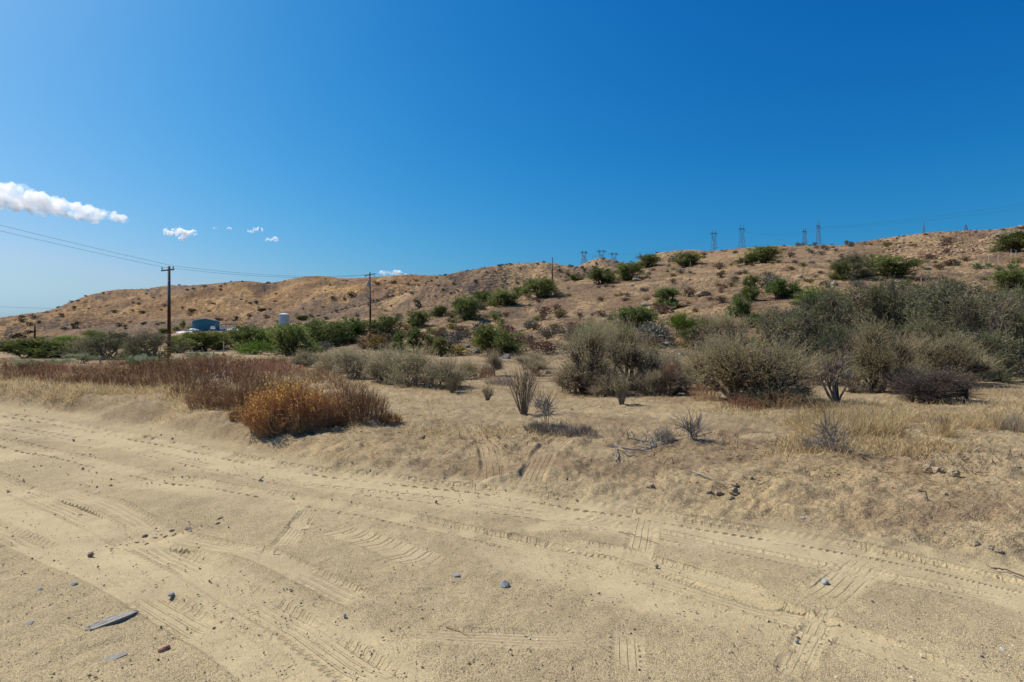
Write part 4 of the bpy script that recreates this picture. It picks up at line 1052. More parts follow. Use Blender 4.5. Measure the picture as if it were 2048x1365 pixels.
PROTO['oak'] = [shrub(60 + s, 1.0, 1.0, 'scrub_oak', m_bark_g, m_oak, lobes=17, mains=16, subs=250, twigs=2200, leaves=9, twig_len=.11, leaf_len=.016, leaf_w=.0095, r_main=.014, up=.2, base_r=.07, lobe_r=.24, zmin=.06, zmax=.85, leaf_up=.1, twig_r=.0016, wander=.4) for s in range(3)]
PROTO['red'] = [broom(80 + s, 1.0, .62, 'red_brush', m_red, m_redl, n=150, forks=4, r=.0028, leaves=1, leaf_len=.022, leaf_w=.007, base=.36, curve_=.5, dome=True) for s in range(3)]
PROTO['mat'] = [broom(90 + s, 1.0, .42, 'grey_twig_mat', m_greymat, m_greymat, n=260, forks=3, r=.0032, leaves=0, base=.40, spread=1.1, curve_=.8, flat_top=.5) for s in range(2)]
PROTO['bluebrush'] = [shrub(95, 1.0, .5, 'pale_brush', m_bark_g, m_blue, lobes=10, mains=14, subs=120, twigs=900, leaves=7, twig_len=.10, leaf_len=.03, leaf_w=.009, r_main=.01, up=1.0, base_r=.1, lobe_r=.25, zmin=.35, zmax=.8, twig_tubes=False, leaf_up=1.0)]
for key, mt in (('hill_olive', m_olive), ('hill_brown', m_brownb), ('hill_grey', m_greyb), ('hill_green', m_jun)):
    PROTO[key] = [[('', tuft(110 + s + 7 * len(key), 1.0, .55, key.split('_')[1] + '_bush', mt, n=300, bw=.05, lobes=6))] for s in range(3)]
PROTO['far'] = [[('', tuft(140 + s, 1.0, .6, 'far_bush', m_farb, n=110, bw=.13, lobes=4))] for s in range(4)]
def yucca(seed):
    g = rnd(seed); n = 90
    az = g.uniform(0, 6.28, n); el = g.uniform(.1, 1.45, n)
    d = np.c_[np.cos(az) * np.cos(el), np.sin(az) * np.cos(el), np.sin(el)]
    V, Q = blades(np.zeros((n, 3)) + [0, 0, .05], d, g.uniform(.42, .62, n), np.full(n, .05), g)
    f = Parts(); f.add(V, Q, np.repeat(np.clip(g.normal(.5, .22, n), 0, 1), 4))
    return [('leaves', f.mesh('yucca_leaves', m_yucca))]
PROTO['yucca'] = [yucca(150), yucca(151)]

_rv = random.Random(5)
PDIM = {}
for _k, _vs in PROTO.items():
    for _i, _v in enumerate(_vs):
        A_ = []
        for _, me in _v:
            co = np.empty(len(me.vertices) * 3, np.float32); me.vertices.foreach_get('co', co); A_.append(co.reshape(-1, 3))
        A_ = np.vstack(A_); lo = np.percentile(A_, 1, 0); hi = np.percentile(A_, 99, 0)
        PDIM[_k, _i] = ((hi[0] - lo[0] + hi[1] - lo[1]) / 2, hi[2])
def plant(key, p, w, h, label, cat, name, group=None, variant=None, rz=None):
    vi = _rv.randrange(len(PROTO[key])) if variant is None else variant % len(PROTO[key])
    v = PROTO[key][vi]; unit_w, unit_h = PDIM[key, vi]
    rz = _rv.uniform(0, 6.28) if rz is None else rz
    scl = (w / unit_w, w / unit_w * _rv.uniform(.85, 1.1), h / unit_h)
    if len(v) == 1 and not v[0][0]:
        return link(name, v[0][1], label=label, cat=cat, group=group, loc=p, rot=(0, 0, rz), scale=scl)
    t = empty(name, p, label, cat, group, rz, scl)
    for pn, me in v: link(pn, me, t)
    return t
def plant_px(key, px, py, w, h, label, cat, name, group=None, **k):
    """stand a plant on the ground where the photo shows its foot; width and height in photo pixels"""
    p = at(px, py); s = p[1] / FPX
    return plant(key, p - [0, 0, .02 * h * s], w * s, h * s, label, cat, name, group, **k)

# --- named shrubs, left to right: kind, foot px, foot py, width, height, label
G = 'green shrub'
GREEN = [
    ('juniper', 28, 700, 55, 18, 'dark low shrub at the far left edge below the stub pole'),
    ('juniper', 75, 716, 95, 36, 'broad dark green shrub directly below the short stub pole'),
    ('juniper', 128, 716, 80, 30, 'dark green shrub right beside the broad one below the stub pole'),
    ('sage', 180, 716, 90, 40, 'grey green shrub left of the two big grey green domes near the banded pole'),
    ('oak', 222, 719, 120, 50, 'large grey green dome left of the banded utility pole'),
    ('oak', 296, 720, 120, 52, 'large grey green dome touching the banded utility pole on its left'),
    ('creosote', 145, 688, 80, 14, 'long low bright green bush on the terrace left of the banded pole'),
    ('creosote', 190, 676, 40, 14, 'small green bush at the upper right end of the terrace hedge'),
    ('juniper', 362, 706, 50, 28, 'grey green shrub close on the right side of the banded pole'),
    ('juniper', 398, 703, 85, 36, 'dark green shrub below the teal workshop, left of the pale stalks'),
    ('juniper', 436, 700, 60, 34, 'dark green shrub behind the two pale stalks below the workshop'),
    ('juniper', 486, 700, 65, 45, 'tall dark green shrub below the white cars'),
    ('juniper', 528, 700, 80, 42, 'dark brownish green shrub between the cars and water tank'),
    ('creosote', 508, 710, 75, 26, 'bright light green shrub at the foot of the dark row'),
    ('juniper', 579, 713, 85, 60, 'big rounded dark green shrub below the water tank'),
    ('juniper', 633, 688, 60, 44, 'green shrub up the slope right of the water tank'),
    ('juniper', 662, 690, 70, 42, 'green shrub in the middle of the row left of the transformer pole'),
    ('juniper', 702, 684, 70, 42, 'green shrub at the right end of the row left of the transformer pole'),
    ('creosote', 622, 711, 40, 20, 'small bright green tuft right at the foot of the big rounded shrub'),
    ('juniper', 771, 676, 66, 40, 'domed dark green shrub at the foot of the transformer pole'),
    ('upright', 798, 704, 34, 34, 'short upright green juniper at the left of the upright clump'),
    ('upright', 832, 706, 34, 46, 'tallest upright green juniper in the clump above the grey sage'),
    ('upright', 858, 708, 32, 34, 'middle upright green juniper in the clump above the grey sage'),
    ('upright', 882, 714, 34, 36, 'rightmost upright dark green juniper of the clump above the sage'),
    ('juniper', 838, 652, 52, 28, 'grey green shrub on the slope above the upright junipers'),
    ('juniper', 878, 634, 36, 20, 'small grey green shrub left of the round slope shrub'),
    ('juniper', 935, 640, 54, 42, 'round full green shrub alone on the open slope'),
    ('juniper', 966, 611, 48, 26, 'green shrub behind and right of the round slope shrub'),
    ('juniper', 1008, 612, 70, 30, 'long green shrub row end with yellow tips on the slope'),
    ('juniper', 985, 712, 92, 56, 'big dark green shrub above the flat in the picture middle'),
    ('juniper', 1085, 594, 64, 34, 'bushy green shrub right at the foot of the bare hillside pole'),
    ('juniper', 1040, 592, 34, 16, 'small green shrub left of the bare hillside pole'),
    ('juniper', 1150, 563, 24, 14, 'small dark shrub between the bare pole and the twin green shrubs'),
    ('juniper', 1199, 568, 54, 28, 'left one of two green shrubs right of the bare hillside pole'),
    ('juniper', 1254, 561, 52, 32, 'right one of two green shrubs right of the bare hillside pole'),
    ('juniper', 1297, 534, 46, 22, 'dark green shrub standing on the skyline hump'),
    ('juniper', 1377, 531, 56, 22, 'grey green shrub just below the skyline left of the long ridge'),
    ('juniper', 1500, 528, 42, 20, 'left part shrub of the pair below the tall tower'),
    ('juniper', 1529, 526, 62, 30, 'dark green crest shrub below the tallest left tower'),
    ('upright', 1336, 620, 44, 40, 'compact deep green shrub casting shade on the open red slope'),
    ('upright', 1502, 602, 36, 46, 'small conical dark green tree on the slope'),
    ('juniper', 1558, 598, 56, 36, 'low dark green tree right beside the conical one'),
    ('juniper', 1270, 662, 90, 44, 'dark green shrub behind the two trunked grey sages'),
    ('creosote', 1245, 678, 40, 24, 'bright green sprig bush below the dark shrub behind the grey sages'),
    ('creosote', 1365, 672, 62, 42, 'bright green broomlike shrub on the slope above the pale boulder'),
    ('juniper', 1388, 680, 44, 22, 'short green shrub beside the yucca above the pale boulder'),
    ('oak', 1704, 558, 80, 44, 'round grey shrub on the upper slope, joined to a greener one'),
    ('juniper', 1680, 560, 40, 30, 'green shrub at the left flank of the round grey one'),
    ('juniper', 1776, 554, 92, 38, 'wide bright leaved green shrub on the right of the round grey one'),
    ('juniper', 2026, 504, 74, 36, 'dark green shrub near the ridge at the right edge'),
    ('juniper', 2020, 578, 64, 34, 'green shrub above the oak thicket at the right edge'),
    ('creosote', 1640, 624, 84, 46, 'yellow green shrub at the upper left edge of the oak thicket'),
    ('juniper', 1480, 636, 40, 40, 'slim grey green shrub above the big grey sage'),
    ('juniper', 1508, 655, 36, 24, 'small dark shrub right of the slim grey green one'),
    ('creosote', 1175, 690, 40, 34, 'green sprig bush hidden at the left of the trunked sages'),
]
for i, (k, px, py, w, h, lb) in enumerate(GREEN):
    plant_px(k, px, py, w * 1.04, h * 1.08, lb, 'shrub', 'green_shrub' if k != 'sage' else 'grey_shrub', variant=i)

SAGE = [
    ('sage', 612, 735, 60, 34, 'small grey shrub behind the orange topped bush'),
    ('sage', 660, 746, 90, 44, 'leftmost grey green sage of the row behind the orange bush'),
    ('sage', 712, 758, 95, 60, 'second grey green sage of the row, darker underneath'),
    ('sage', 775, 766, 90, 70, 'pale grey green sage below the short upright juniper'),
    ('bluebrush', 758, 766, 40, 34, 'pale blue green sprig shrub at the foot of the sage row'),
    ('sage', 820, 772, 100, 74, 'tall grey green sage below the tallest upright juniper'),
    ('sage', 884, 776, 100, 62, 'wide grey green sage at the right end of the sage row'),
    ('sage', 935, 758, 50, 36, 'low brownish sage right of the sage row'),
    ('sage', 988, 752, 48, 50, 'single small round sage on its own short trunk'),
    ('sage', 1066, 738, 70, 34, 'grey sage behind the vase shaped young shrub'),
    ('sage', 1076, 752, 50, 30, 'low grey sage right behind the vase shaped young shrub'),
    ('sage', 1195, 712, 100, 70, 'brownish bare topped sage behind the trunked pair'),
    ('sage', 1330, 752, 90, 46, 'low grey sage between the trunked pair and the big sage'),
    ('sage', 1452, 690, 90, 62, 'grey sage rising behind the big yellow grey one'),
    ('sage', 1700, 745, 80, 70, 'grey sage in front of the oak thicket, behind the bare tree'),
]
for i, (k, px, py, w, h, lb) in enumerate(SAGE):
    plant_px(k, px, py, w * 1.05, h * 1.08, lb, 'sagebrush', 'sagebrush', variant=i)
for i_, (px, py, w, h, lb) in enumerate([(1142,786,76,62,'low grey sage at the left foot of the trunked pair'),(1214,792,90,48,'low grey sage filling the gap between the trunked pair'),(1298,792,70,52,'low grey sage at the right foot of the trunked pair'),(1392,778,90,56,'low grey sage on the left flank of the biggest sage'),(1642,770,84,66,'grey sage behind the bare tree, in front of the oaks'),(1702,784,80,50,'low sage between the bare tree and the gnarled sage'),(1806,776,110,66,'rounded sage between the gnarled sage and the wide pale one'),(1936,770,90,60,'low sage at the right end of the wide pale sage'),(1548,812,120,40,'low dry sage skirt along the front of the biggest sage')]):
    plant_px('sage', px, py, w, h, lb, 'sagebrush', 'sagebrush', variant=i_)
# the trunked old sages of the flat, each its own shape
def big_sage(seed, px, py, w, h, label, mat=m_sage, name='old_sagebrush', bark=m_bark_d, **k):
    p = at(px, py); s = p[1] / FPX; W, H_ = w * s, h * s
    kw = dict(lobes=12, mains=13, subs=340, twigs=3000, leaves=5, twig_len=.42, leaf_len=.055, leaf_w=.010, r_main=.062, up=.35, base_r=.12, lobe_r=.23, zmin=.10, twig_jit=.95, sub_r=.6, zmax=.88, leaf_up=.5, twig_r=.0042, wander=.5, dome=True, leaf_from=.3, seg=2, plumes=900, plume_len=.36, m_pl=m_plume)
    kw.update(k)
    parts = shrub(seed, W, H_, name, bark, mat, **kw)
    A_ = []
    for _, me in parts:
        co = np.empty(len(me.vertices) * 3, np.float32); me.vertices.foreach_get('co', co); A_.append(co.reshape(-1, 3))
    A_ = np.vstack(A_); lo = np.percentile(A_, 1, 0); hi = np.percentile(A_, 99, 0)
    t = empty(name, p, label, 'sagebrush', 'old sagebrushes on the sandy flat', _rv.uniform(-.3, .3), (W / (hi[0] - lo[0]), W / (hi[0] - lo[0]), H_ / hi[2]))
    for pn, me in parts: link(pn, me, t)
    return t
big_sage(201, 1168, 790, 128, 140, 'dark trunked old sage, left one of the pair in the picture middle', m_sage)
big_sage(202, 1262, 782, 142, 138, 'dark trunked old sage, right one of the pair in the picture middle', m_sage)
big_sage(203, 1498, 806, 232, 138, 'biggest yellow grey sage, leaning over dark limbs left of the bare tree', m_sagey, twigs=4300, subs=460, plumes=2000, mains=22, lobes=26, base_r=.30, zmin=.08, sub_r=.45)
big_sage(204, 1752, 785, 120, 140, 'gnarled sage with a dark trunk between the bare tree and the thicket', m_sagey)
big_sage(205, 1868, 772, 165, 105, 'wide pale sage in front of the oak thicket at right', m_sagey, twigs=3600)
big_sage(206, 1862, 802, 150, 62, 'low dark leafless sage mound lying in front of the wide pale sage', m_greyb, plumes=0, leaves=2, twigs=3000, zmin=.1, up=.1)
big_sage(207, 1572, 801, 96, 58, 'low dark twiggy sage on the right flank of the biggest sage', m_greyb, plumes=0, leaves=3, twigs=2200, zmin=.15, up=.15)
big_sage(208, 1330, 790, 110, 52, 'low bare limbed sage sprawling right of the trunked pair', m_brownb, plumes=0, leaves=2, twigs=1200, zmin=.1, up=.1)
# oak thicket
OAK = [
    (1592, 752, 130, 130, 'dark grey green scrub oak at the left front of the thicket'),
    (1648, 738, 120, 150, 'scrub oak behind the bare tree at the thicket front'),
    (1660, 690, 120, 96, 'scrub oak at the upper left corner of the thicket'),
    (1722, 726, 140, 150, 'scrub oak in the front middle of the thicket above the gnarled sage'),
    (1755, 672, 140, 90, 'pale twigged scrub oak on the upper edge of the thicket'),
    (1808, 730, 150, 160, 'tall scrub oak in the middle of the thicket above the wide pale sage'),
    (1858, 664, 150, 100, 'scrub oak crowning the highest point of the thicket'),
    (1902, 742, 160, 168, 'dense dark scrub oak right behind the wide pale sage'),
    (1948, 668, 140, 92, 'greyish scrub oak on the upper right edge of the thicket'),
    (1985, 752, 150, 160, 'big dark scrub oak at the right front of the thicket'),
    (2035, 676, 130, 96, 'scrub oak at the top right of the thicket by the edge'),
    (2062, 752, 130, 150, 'scrub oak cut by the right edge above the dry grass'),
    (1560, 738, 80, 100, 'small scrub oak half hidden behind the biggest sage'),
    (1690, 752, 110, 92, 'low front scrub oak between the bare tree and the gnarled sage'),
    (1768, 748, 120, 92, 'low front scrub oak behind the gnarled sage'),
    (1850, 752, 150, 96, 'low front scrub oak behind the middle of the wide pale sage'),
    (1955, 762, 130, 92, 'low front scrub oak over the pale sand at the right'),
]
for i, (px, py, w, h, lb) in enumerate(OAK):
    plant_px('oak', px, py, w * 1.05, h * 1.04, lb, 'scrub oak', 'scrub_oak', variant=i)

# the vase-shaped young shrubs
def vase(px, py, w, h, label, seed, n=70, mat=m_sagey, r=.0045, forks=5, leaves=3, stem=m_bark_g, **k):
    p = at(px, py); s = p[1] / FPX
    t = empty('young_shrub', p, label, 'shrub', 'young vase shaped shrubs')
    for pn, me in broom(seed, w * s, h * s, 'young_shrub', stem, mat, n=n, forks=forks, r=r, leaves=leaves, leaf_len=.035, leaf_w=.011, base=.07, curve_=-.35, flat_top=.2, **k): link(pn, me, t)
vase(1047, 829, 88, 106, 'vase shaped young shrub of bare stems standing alone on the flat', 301, n=62)
vase(975, 802, 34, 34, 'tiny pale young shrub left of the vase shaped one', 302, n=40)
vase(1243, 811, 46, 60, 'small vase shaped shrub in front of the trunked sages', 303, n=60)
vase(905, 786, 48, 34, 'low reddish green shrub at the end of the sage row', 304, n=90, mat=m_olive)

# red-brown brush at the left; the orange-topped bush
def orange_bush():
    p = at(582, 852); s = p[1] / FPX
    t = empty('orange_bush', p, 'big rust coloured bush with bright orange tops beside the sand road', 'bush')
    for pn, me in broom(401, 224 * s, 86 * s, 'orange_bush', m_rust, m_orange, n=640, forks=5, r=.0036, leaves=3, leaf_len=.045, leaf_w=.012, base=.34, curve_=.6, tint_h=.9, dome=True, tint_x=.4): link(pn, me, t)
orange_bush()
def red_bush(seed, px, py, w, h, label, n=520, mat=m_redl, tint_h=.2, leaves=1, stem=m_red):
    p = at(px, py); s = p[1] / FPX
    t = empty('red_brush', p, label, 'brush', 'red brown brush beside the road')
    for pn, me in broom(seed, w * s, h * s, 'red_brush', stem, mat, n=n, forks=5, r=.0032, leaves=leaves, leaf_len=.035, leaf_w=.009, base=.34, curve_=.6, tint_h=tint_h, dome=True): link(pn, me, t)
red_bush(402, 712, 842, 150, 72, 'maroon brown twiggy bush on the right flank of the orange topped bush', 420)
red_bush(403, 500, 822, 130, 70, 'brown twiggy bush on the left flank of the orange topped bush', 380)
red_bush(404, 425, 815, 120, 56, 'dry brown bush with straw at its foot left of the orange topped bush', 300, mat=m_straw)
red_bush(405, 560, 800, 150, 56, 'maroon bush directly behind the orange topped bush', 330)
red_bush(406, 545, 866, 90, 36, 'low rusty fringe of twigs at the foot of the orange topped bush', 320, mat=m_orange, tint_h=.1)
for i_, (px, py, w, h, lb) in enumerate([(512,846,64,30,'low rusty tuft at the left foot of the orange topped bush'),(605,864,80,26,'low dry tuft in the shade at the front of the orange topped bush'),(665,852,70,26,'low dry tuft between the orange topped and maroon bushes'),(478,838,56,24,'straw coloured tuft on the bank left of the orange topped bush'),(780,846,60,22,'low dry tuft at the right end of the maroon bush')]):
    red_bush(410 + i_, px, py, w, h, lb, 150, mat=m_straw if i_ % 2 else m_orange, tint_h=.1, stem=m_rust)
REDS = [(18,757,100,26),(70,760,110,28),(128,764,110,30),(180,768,110,36),(240,772,110,36),(300,772,120,42),(356,776,120,46),(30,742,110,22),(92,744,110,24),(150,746,110,24),(210,748,120,30),(262,750,110,30),(318,750,120,34),(370,748,120,38),(432,756,120,42),(470,770,110,48),(520,760,110,40),(392,732,90,24),(450,734,90,26),(505,736,90,28),(558,742,90,30),(610,752,90,30),(330,730,80,20),(282,732,80,20),(236,732,80,16),(395,792,100,40),(640,766,90,34),(690,778,80,30),(20,728,80,14),(420,722,70,14),(530,724,70,16),(575,728,70,18)]
for i, (px, py, w, h) in enumerate(REDS):
    plant_px('red', px, py, w * 1.15, h * _rv.uniform(.55, 1.0), 'one of many low red brown dry bushes filling the flat left of the orange bush', 'brush', 'dry_bush', 'red brown dry bushes on the left flat')
BLUES = [(60,742,50,24,'bright pale green tuft among the red brush at far left'),(108,738,60,20,'pale grey green mound right of the bright tuft at far left'),(168,728,60,22,'pale grey green mound below the first grey green dome'),(282,736,60,26,'pale sage tuft in front of the grey green domes'),(395,722,50,18,'pale green tuft below the two pale stalks'),(340,738,40,18,'small pale tuft right at the foot of the banded pole')]
for px, py, w, h, lb in BLUES: plant_px('bluebrush', px, py, w, h, lb, 'brush', 'pale_brush')
for i, (px, py, w, h) in enumerate([(1350,755,90,34),(1400,752,80,36),(1440,775,80,40),(1335,772,70,26),(955,756,60,24),(1310,742,60,26),(1410,800,60,34),(1560,815,120,36),(1480,818,90,30),(690,800,80,24)]):
    plant_px('red', px, py, w, h, 'low russet brush mixed in at the feet of the grey sages', 'brush', 'dry_bush', 'russet brush among the sages')
for i, (px, py, w, h, lb) in enumerate([(1110,868,80,24,'grey flat twig mat left of the pile of sticks'),(1165,872,60,22,'bluish grey twig mat nearest the pile of sticks'),(1072,862,50,20,'small grey twig mat at the left of the grey mats'),(1330,884,44,30,'round grey twig ball at the end of the stick pile'),(2030,862,60,34,'bluish grey twig mound at the right edge'),(1640,900,90,26,'grey brown twig mat in the dry grass at right'),(1880,848,40,14,'small grey twig tuft at the sandy edge of the dry grass'),(1000,770,60,14,'low grey twig mat beside the single round sage')]):
    plant_px('mat', px, py, w, h, lb, 'brush', 'grey_brush')

# --- bare tree and dead wood
def branching(seed, px, py, w, h, name, label, cat, mat, mains=7, r=.05, twigs=260, group=None, part='branches', trunk=True, zmin=.35):
    p = at(px, py); s = p[1] / FPX; W, H_ = w * s, h * s
    parts = shrub(seed, W, H_, name, mat, mat, lobes=8, mains=mains, subs=45, twigs=twigs, leaves=0, twig_len=.25, r_main=r, up=.7, base_r=.03, lobe_r=.3, zmin=zmin, zmax=.9, twig_r=.005, wander=.35, dome=False, stem_tint=.4)
    t = empty(name, p, label, cat, group)
    for pn, me in parts: link(pn, me, t)
    if trunk: MB().rod((0, 0, -.1), (.03, .02, H_ * .30), r * 1.9, r * .25, 9).obj('trunk', m_bark_d, t, smooth=True)
    return t
branching(501, 1674, 806, 100, 118, 'bare_tree', 'small leafless dark tree with forked limbs beside the biggest sage', 'tree', m_bark_g, r=.035, twigs=420)
branching(502, 1232, 668, 40, 60, 'bare_tree', 'bare snag of twigs poking up behind the trunked sage pair', 'tree', m_bark_g, r=.05, twigs=400)
branching(503, 1160, 640, 34, 20, 'dead_shrub', 'dark fallen snag on the slope above the trunked sages', 'dead shrub', m_bark_d, r=.05, twigs=60, trunk=False)
branching(504, 1090, 852, 60, 60, 'dead_shrub', 'thin leafless wisp of twigs right of the vase shaped shrub', 'dead shrub', m_greymat, r=.006, twigs=140, trunk=False)
branching(505, 1385, 882, 50, 36, 'dead_shrub', 'thin leafless sprig right of the stick pile', 'dead shrub', m_greymat, r=.006, twigs=110, trunk=False)
branching(506, 1640, 850, 40, 46, 'dead_shrub', 'yellowish bare sprig in front of the bare tree', 'dead shrub', m_straw, r=.008, twigs=60, trunk=False)
branching(507, 1660, 905, 80, 60, 'dead_shrub', 'leafless grey sprig within the dry grass at right', 'dead shrub', m_dead, r=.005, twigs=90, trunk=False)
def stick(pts, r, label, name='dead_branch', mat=None, cat='branch', group=None, forks=0, seed=0, lift=.03, plane=False):
    g = rnd(seed + 900)
    P = []
    for q in pts:
        if plane:                                   # rises from its foot, at the foot's distance
            b0 = at(pts[0][0], pts[0][1]); P.append([(q[0] - CX) / FPX * b0[1], b0[1] + .15 * len(P), zpix(q[1], b0[1])]); continue
        b = at(q[0], q[1]); z = b[2] + lift + (q[2] if len(q) > 2 else 0.0); P.append([b[0], b[1], z])
    P = np.array(P, float); n = len(P) * 4; k = np.arange(len(P)); tt = np.linspace(0, len(P) - 1, n)
    Q = np.stack([np.interp(tt, k, P[:, i]) for i in range(3)], 1); L = np.linalg.norm(P[-1] - P[0]); Q += g.normal(0, .008 * L, Q.shape)
    st = Parts(); V, F = tubes(Q[None], (r * np.linspace(1, .45, n))[None], 5); st.add(V, F, .5)
    if forks:
        idx = np.zeros(forks, int); p, d = at_t(Q[None], idx, g.uniform(.25, .95, forks))
        e = p + unit(d + g.normal(0, .7, (forks, 3)) + [0, 0, .2]) * (L * g.uniform(.12, .4, (forks, 1)))
        for i in range(forks): e[i, 2] = max(e[i, 2], p[i, 2] - .05)
        V, F = tubes(bez(p, (p + e) / 2 + g.normal(0, .05 * L, (forks, 3)), e, 5), np.full((forks, 1), r * .5) * np.linspace(1, .4, 5)[None], 4); st.add(V, F, .6)
    c = Q.mean(0); me_ = st.mesh(name, mat or m_dead)
    o = link(name, me_, label=label, cat=cat, group=group)
    return o
stick([(762,848),(748,842),(728,830),(722,812)], .024, 'bleached white branch curling out under the maroon bush', forks=5, seed=1, plane=True)
stick([(776,838),(772,826),(774,812)], .016, 'short bleached stub standing right of the curled white branch', forks=2, seed=2, plane=True)
stick([(436,790),(424,762),(415,742),(404,728)], .010, 'pale forked dead branch rising above the red brush', forks=9, seed=3, plane=True)
stick([(438,790),(425,770),(395,757),(362,752)], .016, 'dark dead branch arching left through the red brush', forks=9, seed=4, mat=m_bark_d, plane=True)
stick([(1222,898),(1270,905),(1330,890),(1420,872)], .014, 'long thin grey branch lying at the back of the stick pile', forks=12, seed=5, mat=m_greymat)
stick([(1220,880),(1280,884),(1322,892)], .016, 'dark twiggy branch lying in front of the dry grass', forks=16, seed=6, mat=m_greymat)
stick([(1228,900,.05),(1244,912,.08),(1290,914,.05),(1320,900,.03)], .015, 'angular grey branch nearest in the stick pile', forks=8, seed=7, mat=m_greymat)
stick([(1232,928),(1230,904,.05)], .012, 'short grey stick pointing toward the road from the pile', forks=0, seed=8, mat=m_greymat)
stick([(1386,948),(1418,962),(1456,976)], .011, 'straight bare grey stick lying on the ruffled bank', seed=9, mat=m_dead)
stick([(1520,976),(1537,968)], .008, 'tiny grey twig right of the straight bare stick', seed=10, mat=m_dead)
stick([(2048,1158),(2010,1143),(1985,1140)], .008, 'dark split twig lying at the right road edge', forks=3, seed=11, mat=m_bark_d, lift=.012)
stick([(1838,998,.05),(1852,1004,.07),(1856,1014)], .012, 'small dark bent twig standing in the bank at right', seed=12, mat=m_bark_d)
stick([(1238,1066),(1276,1076),(1318,1092)], .004, 'thin dark stem lying across the tyre tracks', seed=13, mat=m_bark_d, lift=.01)
stick([(892,1258),(918,1264),(938,1274)], .004, 'thin yellow straw bent on the sand near the front', seed=14, mat=m_straw, lift=.008)
stick([(590,1110),(612,1098)], .004, 'pale straw beside the ribbed tyre mark', seed=15, mat=m_straw, lift=.008)
stick([(1340,707),(1325,702),(1305,697)], .02, 'bleached stick leaning by the pale boulder', seed=16, forks=3, plane=True)
stick([(1030,722),(1026,714),(1022,707)], .03, 'white dead stick by the rocks under the big dark shrub', seed=17, plane=True)

# --- yuccas and their dried stalks
YU = [(434,712,14,0,0),(447,712,14,0,30),(1408,668,24,14,0),(1395,690,36,18,0),(1380,548,14,8,26),(1490,548,16,10,30),(1320,700,20,12,0),(1310,712,26,16,0),(1335,545,12,6,24),(1182,650,12,6,18),(1845,590,14,10,36),(1850,540,14,8,24),(1916,530,20,10,24),(1978,535,18,10,30),(1998,542,20,12,40),(2022,540,22,14,42),(2032,536,16,10,36),(1955,538,30,14,0),(2000,562,26,14,0),(880,690,16,8,0),(816,705,14,8,22),(700,690,10,6,22),(636,668,12,6,16),(655,690,12,6,20),(1700,560,18,12,0),(1605,533,24,10,0),(1470,560,20,10,0)]
for i, (px, py, w, h, st) in enumerate(YU):
    p = at(px, py); s = p[1] / FPX
    lb = 'spiky pale green yucca rosette on the brown slope' if not st else 'spiky yucca with a thin dried pale flower stalk'
    t = empty('yucca', p, lb, 'yucca', 'yuccas without a stalk' if not st else 'yuccas with a dried flower stalk', _rv.uniform(0, 6))
    ww = max(w, 8) * s
    o = link('leaves', PROTO['yucca'][i % 2][0][1], t, scale=(ww, ww, max(h, 5) * s / .6))
    if st:
        hs = st * s; a = MB(); g = rnd(600 + i); lx = g.normal(0, .05) * hs
        a.rod((0, 0, 0), (lx, 0, hs * .6), .045, .035, 5).rod((lx, 0, hs * .6), (lx * 1.4, 0, hs), .075, .03, 5)
        a.obj('stalk', m_ystalk, t)

# --- small bushes on the hills, each its own object
def hill_scatter(n, key, px0, px1, Y0, Y1, wmin, wmax, label, cat, name, group, layer_ok, seed, dens=None, asp=.55):
    g = rnd(seed); out = 0; tries = 0
    while out < n and tries < 30:
        tries += 1
        px = g.uniform(px0, px1, 600); Y = np.exp(g.uniform(math.log(Y0), math.log(Y1), 600)); x = (px - CX) / FPX * Y
        z, lay, d, _, _ = terrain(x, Y, True)
        ok = np.isin(lay, layer_ok)
        ok &= fbm(x / 25, Y / 25, 3, seed) > g.uniform(-.6, .35, 600)
        # in view?
        py = CY - (z - EYE) / Y * FPX
        for i in np.nonzero(ok)[0]:
            if out >= n: break
            tt = np.linspace(.25, .97, 60) * Y[i]; zz = terrain((px[i] - CX) / FPX * tt, tt)
            if np.any(zz > EYE + (z[i] + .4 - EYE) / Y[i] * tt + .15): continue
            w = g.uniform(wmin, wmax) * (1 + .6 * (g.random() > .85)); h = w * asp * g.uniform(.7, 1.3)
            plant(key, np.array([x[i], Y[i], z[i] - .04 * w]), w, h, label, cat, name, group)
            out += 1
hill_scatter(150, 'far', 0, 900, 310, 690, 1.8, 4.2, 'dark little bush dotted on the smooth brown far hill', 'bush', 'hill_bush', 'dark bushes dotted over the far left hill', [3], 701)
hill_scatter(85, 'far', 640, 1300, 225, 410, 1.2, 2.8, 'dark little bush on the stony hill behind the bare pole', 'bush', 'hill_bush', 'dark bushes on the stony middle hill', [4], 702)
hill_scatter(30, 'far', 1100, 1560, 330, 610, 1.6, 3.0, 'speck of a bush on the hump behind the near slope', 'bush', 'hill_bush', 'bushes on the humps behind the near slope', [5], 703)
hill_scatter(35, 'far', 1650, 2048, 245, 425, 1.1, 2.0, 'small dark bush on the far ridge at right', 'bush', 'hill_bush', 'bushes on the right far ridge', [6], 704)
hill_scatter(240, 'hill_brown', 640, 2060, 50, 240, 1.0, 2.6, 'low brown twiggy bush on the near red slope', 'bush', 'brown_bush', 'brown bushes over the near slope', [1], 705)
hill_scatter(110, 'hill_olive', 640, 2060, 50, 240, .9, 2.1, 'low yellow olive bush on the near red slope', 'bush', 'olive_bush', 'olive bushes over the near slope', [1], 706)
hill_scatter(100, 'hill_grey', 640, 2060, 50, 240, 1.1, 2.7, 'low grey bush on the near red slope', 'bush', 'grey_bush', 'grey bushes over the near slope', [1], 707)
hill_scatter(50, 'hill_green', 560, 2060, 55, 230, 1.0, 2.4, 'low dark green bush on the near red slope', 'bush', 'green_bush', 'green bushes over the near slope', [1, 2], 708)
